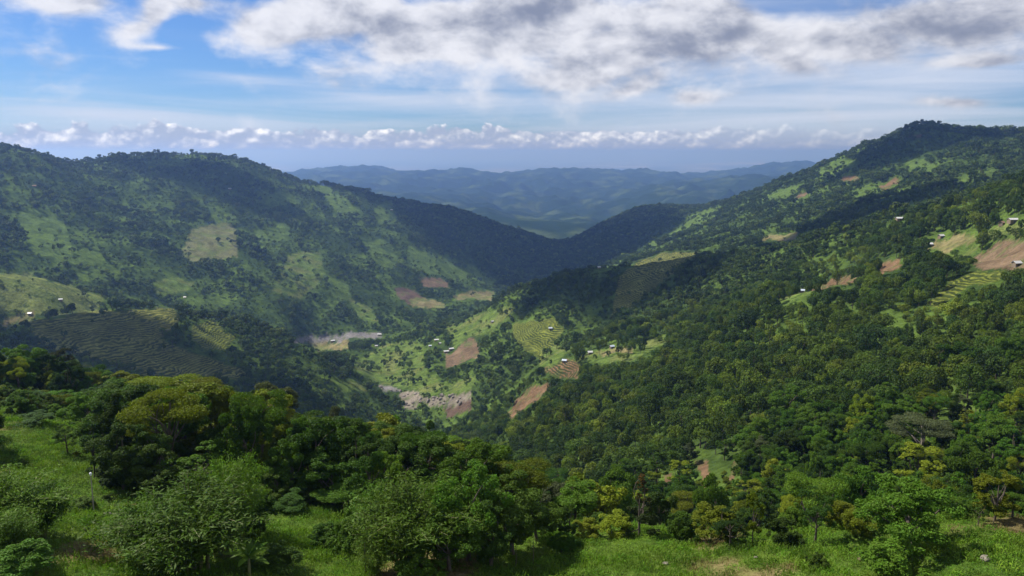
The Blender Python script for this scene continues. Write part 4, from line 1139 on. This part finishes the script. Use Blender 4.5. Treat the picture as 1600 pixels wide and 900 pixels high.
for hu in HUTS:
    g = ground_at_pixel(*hu[:4]); HUT_SPOT.append((hu[0], hu[1], math.hypot(g.x, g.y), g.x, g.y))

tX, tY, tH, tW = [], [], [], []
for (r0, r1, cell, h0, h1, w0, w1) in [(70, 240, 4.6, 5.5, 11.0, 4.2, 6.6), (240, 700, 5.6, 6.0, 12.0, 4.8, 8.0), (700, 1250, 6.6, 5.0, 11.0, 5.0, 8.5), (1250, 2950, 9.2, 7.0, 14.0, 7.5, 13.0)]:
    X, Y = grid_candidates(r0, r1, cell)
    Z = height(X, Y); R = np.hypot(X, Y); px, py = to_pix(X, Y, Z)
    u = rng.random(len(X)); u2 = rng.random(len(X)) ** 1.5
    H = h0 + (h1 - h0) * u2; Wd = (w0 + (w1 - w0) * rng.random(len(X))) * (.62 + .75 * u2)
    big = (rng.random(len(X)) < .05) & (R > 200); H = np.where(big, H * 1.35, H); Wd = np.where(big, Wd * 1.45, Wd)
    lu = land_use(X, Y, Z)
    patch = fbm(X / 70, Y / 70, 3, 81) + .5 * fbm(X / 22, Y / 22, 2, 85)
    # share of ground under trees, hill by hill
    cover = np.where(R < 240, .95, np.where(R < 700, .97, .9))
    openhill = np.where((R > 1000) & (px < 900), .24, np.where((R > 900) & (px > 900), .15, -.60))
    openhill = np.where((R > 640) & (R < 1150) & (px > 560) & (px < 1000), .0, openhill)
    dense_dark = ((px > 640) & (px < 900) & (R > 1900)) | ((px > 900) & (px < 1100) & (R > 2300))
    openhill = np.where(dense_dark, -.4, openhill)
    light = fbm(X / 38, Y / 38, 3, 95)                    # glades of low pale scrub inside the wood
    glade = (light > .33) & (R > 200) & (R < 1000)
    H = np.where(glade, H * .4, H); Wd = np.where(glade, Wd * .7, Wd)
    keep = (u < cover) & (patch > openhill - .38)
    small = (patch > openhill - .38) & (patch < openhill - .05)      # scrub at the wood's edge
    H = np.where(small, H * .6, H); Wd = np.where(small, Wd * .75, Wd)
    for k, nme in enumerate(FTYPES):
        if k: keep &= ~((lu == k) & (rng.random(len(X)) > OPEN[nme]))
    for poly in GAPS: keep &= ~in_poly(px, py, poly)
    inm = np.zeros(len(X), bool)
    for poly in MEADOW: inm |= in_poly(px, py, poly) & (R < 135)
    keep &= ~inm
    # scrubby open ground still has some bushes
    bush = (~keep) & (lu == 0) & (rng.random(len(X)) < .6) & (R > 300)
    H = np.where(bush, H * .38, H); Wd = np.where(bush, Wd * .5, Wd)
    keep |= bush
    # near canopy stays under the photographed canopy line, and clear of the hand-placed plants
    _, tl = pix_dir(px, np.interp(px, LINE_X, LINE_Y))
    lim = np.where(R < 175, tl * R + CZ - Z, 1e9)
    H = np.minimum(H, lim); Wd = np.minimum(Wd, H * 1.1); keep &= H > 1.6
    if r1 < 300:
        d = np.min(np.hypot(X[:, None] - NXY[None, :, 0], Y[:, None] - NXY[None, :, 1]) - NXY[None, :, 2] * .75, axis=1)
        keep &= d > .6
    # plots stay in view over the bushes below them
    hpx = H / np.hypot(R, Z - CZ) * FPX
    for fr in (.5, 1.0):
        block = np.zeros(len(X), bool)
        for nme, poly in FIELDS:
            if nme in ('soil', 'redsoil', 'terrace_lime', 'tan', 'soilrows', 'lime', 'rock', 'gravel', 'darksoil'): block |= in_poly(px, py - hpx * fr, poly)
        block &= (lu == 0) & (R > 200) & (R < 1700)
        H = np.where(block, H * .45, H); Wd = np.where(block, Wd * .7, Wd); keep &= ~(block & (rng.random(len(X)) < .45)); hpx = np.where(block, hpx * .45, hpx)
    # yards round the huts, and a view down from them
    tp = py - H / np.hypot(R, Z - CZ) * FPX
    for (hx, hy, hR, gx, gy) in HUT_SPOT:
        keep &= ~(np.hypot(X - gx, Y - gy) < 6.5) & ~((np.abs(px - hx) < 7) & (py > hy - 2) & (tp < hy + 1) & (R > 200) & (R < hR + 3))
    hid = hidden_by(X, Y, Z + H)
    keep &= hid < np.clip(R * .02, 4, 25)
    for A_, B_ in ((tX, X), (tY, Y), (tH, H), (tW, Wd)): A_.append(B_[keep])
tX, tY, tH, tW = [np.concatenate(a) for a in (tX, tY, tH, tW)]
tZ = height(tX, tY); tR = np.hypot(tX, tY); tpx, tpy = to_pix(tX, tY, tZ)
size = tH / tR * ((tpx > -20) & (tpx < 1620) & (tpy < 960)) * (hidden_by(tX, tY, tZ + tH * .5) < 0)
order = np.argsort(-size)
IND = np.zeros(len(tX), bool); IND[order[:230]] = True

WOOD_KINDS = ['round_a', 'round_b', 'tall_b', 'umbrella_b', 'dense_mid', 'dense', 'umbrella_a', 'tall_lime', 'shrub_a', 'shrub_b', 'tall_grey']
KW = np.array([.20, .17, .10, .06, .15, .11, .05, .06, .05, .03, .02]); KW /= KW.sum()
LOOK = {'round_a': 'round mid green tree', 'round_b': 'round dark tree', 'tall_b': 'upright green tree', 'umbrella_b': 'flat topped green tree', 'dense_mid': 'dense green tree',
        'dense': 'dense dark tree', 'umbrella_a': 'flat topped yellow green tree', 'tall_lime': 'upright yellow green tree', 'shrub_a': 'bushy green tree', 'shrub_b': 'bushy yellow green tree',
        'tall_grey': 'upright grey green tree', 'shrub_dark': 'bushy dark tree'}
SHORT = {0: 'vivid green round tree', 2: 'small bent meadow tree', 5: 'rounded tree of the left skyline', 6: 'left yellow green crest tree', 7: 'right yellow green crest tree', 8: 'lamp pole', 11: 'yellow green upright tree', 12: 'pale bamboo of the left wood',
         15: 'greyish bamboo by the clearing', 16: 'pale tufted tall tree', 19: 'grey green tree of the dark wood', 20: 'dark round tree of the clearing', 22: 'pale tipped skyline tree', 23: 'dense green tree above the clearing', 29: 'bare trunked slender tree', 27: 'mid green tree below the river',
         28: 'dark tree ending the skyline', 31: 'wide flat crowned tree', 36: 'big dark tree of the meadow end', 40: 'bright large leaved tree', 42: 'dark columnar tree', 44: 'rust tipped conical tree', 50: 'pale columnar sapling', 51: 'round dark meadow bush',
         52: 'small forked meadow tree', 54: 'large meadow tree', 56: 'tall yellow green tree by the border', 60: 'foot of the landslide scar', 64: 'grey umbrella shaped tree'}
LMI = list(SHORT); lm_xy = NXY[LMI]
used_labels = {}
for i in np.nonzero(IND)[0]:
    x, y, z = tX[i], tY[i], tZ[i]
    k = WOOD_KINDS[int(rng.choice(len(KW), p=KW))]
    if tH[i] < 3.2: k = ['shrub_a', 'shrub_b', 'shrub_dark'][int(rng.integers(3))]
    grp = 'trees of the near wood on the left' if tpx[i] < 760 else 'trees of the thicket below the meadow rim' if tR[i] < 175 else 'trees of the dense wood on the right slope'
    d = np.hypot(lm_xy[:, 0] - x, lm_xy[:, 1] - y); q = None
    for near_i in np.argsort(d)[:14]:
        lx, ly = lm_xy[near_i, :2]; lr_ = math.hypot(lx, ly); side = math.atan2(x, y) - math.atan2(lx, ly); dep = tR[i] - lr_
        if abs(dep) > abs(side) * lr_ * 1.6: rel = 'behind' if dep > 0 else 'in front of'
        else: rel = 'right of' if side > 0 else 'left of'
        if dep > 25 and rel in ('right of', 'left of'): rel = rel.replace('of', 'beyond').replace(' beyond', ' and beyond')
        lab = '%s %s the %s' % (LOOK[k], rel, SHORT[LMI[int(near_i)]])
        if lab not in used_labels: q = lab; break
    if q is None: q = '%s among others %s the %s' % (LOOK[k], rel, SHORT[LMI[int(near_i)]])
    used_labels[q] = 1
    plant('wood_tree', P[k], x, y, z - .2, tH[i], tW[i], q, 'tree', grp)

near_src = [joined_source(P[k]) for k in WOOD_KINDS]
wood_src = [joined_source(p) for p in WOODP]
far_src = [joined_source(p) for p in FARP]
rest = ~IND
for nm, lab, sel, src, nominal in [
        ('woodland', 'the rest of the near woodland, one mass of broadleaf crowns', rest & (tR < 260), near_src, (7, 10)),
        ('forest', 'dense broadleaf forest clothing the right slope, spurs and valley sides', rest & (tR >= 260) & (tR < 720), wood_src, (1, 1)),
        ('forest', 'far-off forest and scrub over the hills around the valley', rest & (tR >= 720), far_src, (1, 1))]:
    n = int(sel.sum())
    S = np.stack([tW[sel] / nominal[0], tW[sel] / nominal[0], tH[sel] / nominal[1]], 1)
    lt = fbm(tX[sel] / 38, tY[sel] / 38, 3, 95) + rng.normal(0, .16, n); q = rng.integers(0, 4, n)
    if src is near_src: pid = rng.choice(len(KW), n, p=KW)
    elif src is wood_src: pid = q + 4 * np.where(lt > .26, 1, np.where(lt < -.12, 2, 0))
    else: pid = q + 4 * (lt > .30)
    scatter_object(nm, lab, np.stack([tX[sel], tY[sel], tZ[sel] - .15], 1), rng.uniform(0, 6.28, n), S, pid, src)
print('trees', len(tX), 'individual', int(IND.sum()))
# ------------------------------------------------------------------ undergrowth and herbage of the foreground (stuff)
def herb_patch(name, seed, n, size, height_, blades, mat):
    g = np.random.default_rng(seed)
    xy = g.uniform(-.75, .75, (n, 2)); hh = height_ * g.uniform(.15, 1, n) * (1 - .5 * (np.hypot(xy[:, 0], xy[:, 1]) / .9) ** 2)
    Pp = np.column_stack([xy, np.maximum(.03, hh)]); Nn = np.column_stack([g.normal(0, .5, (n, 2)), np.ones(n)])
    V, F = leaf_quads(Pp, Nn, size, .45, g, .5, .4)
    parts = [(V, F)]
    if blades:
        b = g.uniform(-.75, .75, (blades, 2)); a = g.uniform(0, 6.28, blades); L = height_ * g.uniform(.8, 1.9, blades)
        d = np.column_stack([np.cos(a), np.sin(a), np.zeros(blades)]); s = np.column_stack([-np.sin(a), np.cos(a), np.zeros(blades)]) * .018
        p0 = np.column_stack([b, np.full(blades, -.05)]); mid = p0 + d * (L * .18)[:, None] + np.array([0, 0, 1]) * (L * .6)[:, None]; tipp = p0 + d * (L * .55)[:, None] + np.array([0, 0, 1]) * (L * .85)[:, None]
        V2 = np.stack([p0 - s, p0 + s, mid + s, mid - s, mid - s, mid + s, tipp + s * .1, tipp - s * .1], 1).reshape(-1, 3)
        parts.append((V2, np.arange(len(V2)).reshape(-1, 4)))
    V, F = join(parts); me = mesh_np(name, V, F, False)
    me.attributes.new('tint', 'FLOAT', 'POINT').data.foreach_set('value', np.repeat(np.clip(g.normal(.5, .25, len(F)), 0, 1), 4).astype(np.float32))
    me.materials.append(M[mat])
    return bpy.data.objects.new(name, me)


M['leaf_dry'] = leaf_material('dry_grass', (.17, .145, .055), (.22, .17, .07))
herb_src = [herb_patch('herb_a', 1, 70, .17, .34, 30, 'leaf_herb'), herb_patch('herb_b', 2, 60, .22, .48, 20, 'leaf_herb'), herb_patch('herb_c', 3, 50, .14, .22, 60, 'leaf_herb'), herb_patch('herb_d', 4, 30, .12, .16, 70, 'leaf_dry')]
X, Y = grid_candidates(43, 140, .72)
R = np.hypot(X, Y); Z = height(X, Y)
dry = fbm(X / 11, Y / 11, 4, 65) + .25 * (1 - sstep(46, 62, R))
lush = fbm(X / 6, Y / 6, 3, 91)
k = (rng.random(len(X)) < np.where(dry > .46, .5, .97)) & (hidden_by(X, Y, Z) < 2.0)
X, Y, Z, R, dry, lush = [v[k] for v in (X, Y, Z, R, dry, lush)]
pid = rng.choice(3, len(X), p=[.45, .25, .30]); pid = np.where((dry > .40) & (rng.random(len(X)) < .7), 3, pid)
s = rng.uniform(.55, 1.0, len(X)); hs = s * np.clip(1.0 + 1.1 * lush, .35, 1.9)
scatter_object('grass', 'lush green grass and weeds covering the near meadow', np.stack([X, Y, Z - .02], 1), rng.uniform(0, 6.28, len(X)), np.stack([s, s, hs], 1), pid, herb_src)
print('herbage', len(X))

und_src = [joined_source(P[k]) for k in ('shrub_a', 'shrub_b', 'shrub_dark')] + [wood_src[0]]
X, Y = grid_candidates(60, 235, 2.5)
R = np.hypot(X, Y); Z = height(X, Y); px, py = to_pix(X, Y, Z)
inm = np.zeros(len(X), bool)
for poly in MEADOW: inm |= in_poly(px, py, poly) & (R < 135)
k = np.where(inm, rng.random(len(X)) < .13, rng.random(len(X)) < .8) & (hidden_by(X, Y, Z + 1.5) < 4)
X, Y, Z, inm = [v[k] for v in (X, Y, Z, inm)]
h = rng.uniform(.6, 2.6, len(X)) * np.where(inm, .35, 1); w = h * rng.uniform(.9, 1.7, len(X))
pid = rng.choice(3, len(X), p=[.45, .25, .3])
scatter_object('undergrowth', 'tangled green undergrowth beneath the near trees', np.stack([X, Y, Z - .1], 1), rng.uniform(0, 6.28, len(X)), np.stack([w / 7, w / 7, h / 10], 1), pid, und_src)

# ------------------------------------------------------------------ huts on the hillsides
def box(x0, x1, y0, y1, z0, z1):
    V = np.array([[x, y, z] for x in (x0, x1) for y in (y0, y1) for z in (z0, z1)], float)
    F = np.array([[0, 1, 3, 2], [4, 6, 7, 5], [0, 4, 5, 1], [2, 3, 7, 6], [0, 2, 6, 4], [1, 5, 7, 3]])
    return V, F


def gable_roof(L, Wd, z0, rise, over, th):
    """two sloping sheets with thickness, ridge along x"""
    l = L / 2 + over; w = Wd / 2 + over; out = []
    dz = rise * (over / (Wd / 2))
    for s_ in (-1, 1):
        a = np.array([[-l, s_ * w, z0 - dz], [l, s_ * w, z0 - dz], [l, 0, z0 + rise], [-l, 0, z0 + rise]]); n = np.array([0, s_ * rise, Wd / 2]); n = n / np.linalg.norm(n) * th
        V = np.concatenate([a, a + n]); out.append((V, np.array([[0, 1, 2, 3], [7, 6, 5, 4], [0, 4, 5, 1], [1, 5, 6, 2], [2, 6, 7, 3], [3, 7, 4, 0]])))
    return join(out)


hw_me = {}
for key, L, Wd, Hh in (('small', 4.2, 3.2, 2.0), ('long', 7.0, 4.2, 2.4)):
    v, f = box(-L / 2, L / 2, -Wd / 2, Wd / 2, -1.2, Hh)
    gv = np.array([[-L / 2, -Wd / 2, Hh], [-L / 2, Wd / 2, Hh], [-L / 2, 0, Hh + .95], [-L / 2, 0, Hh + .95], [L / 2, -Wd / 2, Hh], [L / 2, 0, Hh + .95], [L / 2, 0, Hh + .95], [L / 2, Wd / 2, Hh]])
    v, f = join([(v, f), (gv, np.array([[0, 1, 2, 3], [4, 5, 6, 7]]))])
    wme = mesh_np('wall', v, f, False); wme.materials.append(M['plank'])
    rv, rf = gable_roof(L, Wd, Hh + .02, 1.0, .55, .07); rms = {}
    for rm in ('zinc', 'zinc_blue', 'thatch'):
        rme = mesh_np('roof', rv, rf, False); rme.materials.append(M[rm]); rms[rm] = rme
    dv, df = box(-.45, .45, -Wd / 2 - .05, -Wd / 2 + .02, 0, 1.8); dme = mesh_np('door', dv, df, False); dme.materials.append(M['door'])
    wv_, wf_ = box(1.0, 1.7, -Wd / 2 - .04, -Wd / 2 + .02, .9, 1.5); wnm = mesh_np('window', wv_, wf_, False); wnm.materials.append(M['door'])
    hw_me[key] = (wme, rms, dme, wnm)
for (px, py, r0, r1, key, rm, tz, lab) in HUTS:
    g = ground_at_pixel(px, py, r0, r1)
    wme, rms, dme, wnm = hw_me[key]
    e = empty('hut', g + Vector((0, 0, .3)), tz, (.82, .82, .82))
    link_mesh('wall', wme, e); link_mesh('roof', rms[rm], e); link_mesh('door', dme, e); link_mesh('window', wnm, e)
    put_props(e, lab, 'hut', 'huts scattered over the hillsides')

# ------------------------------------------------------------------ poles with lamp heads
def lamp_pole(px, base, top, name, lab, rad):
    g = ground_at_pixel(px, base, 44, 140); R = math.hypot(g.x, g.y); _, t = pix_dir(px, top)
    h = float(t) * R + CZ - g.z
    e = empty(name, g)
    v, f = tube([(0, 0, -.4), (.01, 0, h * .35), (.03, .01, h * .7), (.03, .02, h)], [rad, rad * .95, rad * .85, rad * .75], 8)
    me = mesh_np('post', v, f); me.materials.append(M['pole']); link_mesh('post', me, e)
    pr = [(0, -.10), (.05, -.10), (.09, -.04), (.11, .03), (.09, .10), (.05, .14), (.0, .16)]
    V = []; F = []
    for i, (r, z) in enumerate(pr):
        for k in range(12): V.append((.03 + r * math.cos(k * math.pi / 6), .02 + r * math.sin(k * math.pi / 6), h + z + .06))
    for i in range(len(pr) - 1):
        for k in range(12): F.append((i * 12 + k, i * 12 + (k + 1) % 12, (i + 1) * 12 + (k + 1) % 12, (i + 1) * 12 + k))
    me = mesh_np('lamp_head', np.array(V), np.array(F)); me.materials.append(M['white']); link_mesh('lamp_head', me, e)
    cv, cf = tube([(.03, .02, h - .06), (.03, .02, h + .02)], [rad * 1.5, rad * 1.5], 8); me = mesh_np('collar', cv, cf); me.materials.append(M['white']); link_mesh('collar', me, e)
    put_props(e, lab, 'lamp post', 'lamp poles of the path')


lamp_pole(147, 802, 741, 'lamp_pole', 'tall thin pole with a white globe on the left meadow', .05)
lamp_pole(277, 893, 866, 'lamp_pole', 'short thin post with a white globe below the big bamboo', .04)

# ------------------------------------------------------------------ banana plant, each leaf a part
def banana(px, base, h, lab):
    g = ground_at_pixel(px, base, 40, 80); e = empty('banana_plant', g); gr = np.random.default_rng(3)
    v, f = tube([(0, 0, -.3), (.02, 0, h * .25), (.03, .02, h * .5), (.02, .02, h * .62)], [.13, .11, .08, .05], 8)
    me = mesh_np('stem', v, f); me.materials.append(M['culm']); link_mesh('stem', me, e)
    for i in range(9):
        an = i * 2.4 + gr.normal(0, .2); L = h * gr.uniform(.55, .8); up = gr.uniform(.35, 1.3) if i < 7 else 2.6
        n = 9; V = []; F = []
        for j in range(n):
            t = j / (n - 1); r = L * t * math.cos(math.atan(up)) * (1 + .15 * t); z = h * .6 + L * t * math.sin(math.atan(up)) - .75 * L * t * t * (0.25 if i >= 7 else .62)
            wd = .24 * math.sin(math.pi * min(1, t * .9 + .08)) ** .6 * (.15 if t < .1 else 1)
            c = np.array([math.cos(an) * r, math.sin(an) * r, z]); s_ = np.array([-math.sin(an), math.cos(an), 0])
            V += [c - s_ * wd - np.array([0, 0, wd * .35]), c, c + s_ * wd - np.array([0, 0, wd * .35])]
        for j in range(n - 1):
            for q in (0, 1): F.append((j * 3 + q, j * 3 + q + 1, j * 3 + q + 4, j * 3 + q + 3))
        me = mesh_np('leaf', np.array(V), np.array(F)); me.attributes.new('tint', 'FLOAT', 'POINT').data.foreach_set('value', np.full(len(V), gr.uniform(.3, .9), np.float32))
        me.materials.append(M['leaf_banana']); link_mesh('leaf', me, e)
    put_props(e, lab, 'banana plant')


banana(390, 905, 2.6, 'bright green banana plant at the bottom edge left of the clearing')

# ------------------------------------------------------------------ stones and stakes
def rock_mesh(seed, col='rock'):
    bm = bmesh.new(); bmesh.ops.create_icosphere(bm, subdivisions=2, radius=1.0)
    gr = random.Random(seed); pl = [Vector((gr.gauss(0, 1), gr.gauss(0, 1), gr.gauss(0, 1))).normalized() for _ in range(7)]; of = [gr.uniform(.55, .85) for _ in range(7)]
    for v in bm.verts:
        for p_, o_ in zip(pl, of):
            d = v.co.dot(p_)
            if d > o_: v.co -= p_ * (d - o_) * .9
        v.co *= 1 + gr.uniform(-.05, .05)
    me = bpy.data.meshes.new('rock'); bm.to_mesh(me); bm.free(); me.materials.append(M[col]); return me


M['rock_red'] = plain_material('reddish_stone', (.13, .075, .045), (.20, .13, .085), 2.0, .9, .7)
M['rock_pink'] = plain_material('river_rock', (.16, .135, .11), (.27, .235, .20), 1.2, .9, .8)
ROCKS = [rock_mesh(1), rock_mesh(2), rock_mesh(3)]
for (px, py, sz, me, lab) in [(167, 805, .35, ROCKS[0], 'dark grey stone right of the foot of the tall pole'), (882, 851, .38, rock_mesh(5, 'rock_red'), 'reddish stone on the rim of the right meadow'),
                              (1540, 876, .4, ROCKS[1], 'pale stone at the bottom right of the meadow'), (1345, 876, .3, rock_mesh(6, 'rock_red'), 'brown clod of earth in the trodden right meadow'), (1182, 872, .22, ROCKS[2], 'small white stone low on the right meadow'), (1040, 882, .26, ROCKS[0], 'pale stone at the bottom of the meadow centre')]:
    g = ground_at_pixel(px, py, 42, 140); o = link_mesh('stone', me, None, g + Vector((0, 0, sz * .2)), px, (sz, sz * .8, sz * .6)); put_props(o, lab, 'stone', 'stones on the near meadow')
BR = [rock_mesh(s_, 'rock_pink') for s_ in (11, 12, 13)]
gr = random.Random(9); n = 0
while n < 44:
    px = gr.uniform(592, 735); py = gr.uniform(602, 640)
    inr = [in_poly(np.array([px]), np.array([py]), p_)[0] for nm, p_ in FIELDS if nm in ('rock', 'gravel')]
    if not any(inr): continue
    g = ground_at_pixel(px, py, 600, 1000); sz = gr.uniform(1.0, 3.2)
    o = link_mesh('boulder', BR[n % 3], None, g + Vector((0, 0, sz * .15)), gr.uniform(0, 6), (sz, sz * gr.uniform(.6, 1), sz * gr.uniform(.5, .9)))
    put_props(o, 'pale pinkish boulder in the rocky bend of the river bed', 'boulder', 'boulders of the rocky river bend'); n += 1
for px, py, h, lab in [(806, 885, 1.6, 'thin upright stake low on the meadow, left of the pair'), (833, 880, 1.9, 'thin upright stake low on the meadow, right of the pair'), (571, 898, 2.6, 'dry reddish stem standing at the bottom edge by the bamboo')]:
    g = ground_at_pixel(px, py, 42, 120); v, f = tube([(0, 0, -.3), (.03, .02, h * .5), (.0, .05, h)], [.03, .025, .015], 6); me = mesh_np('stake', v, f); me.materials.append(M['bark'])
    put_props(link_mesh('stake', me, None, g), lab, 'stake')
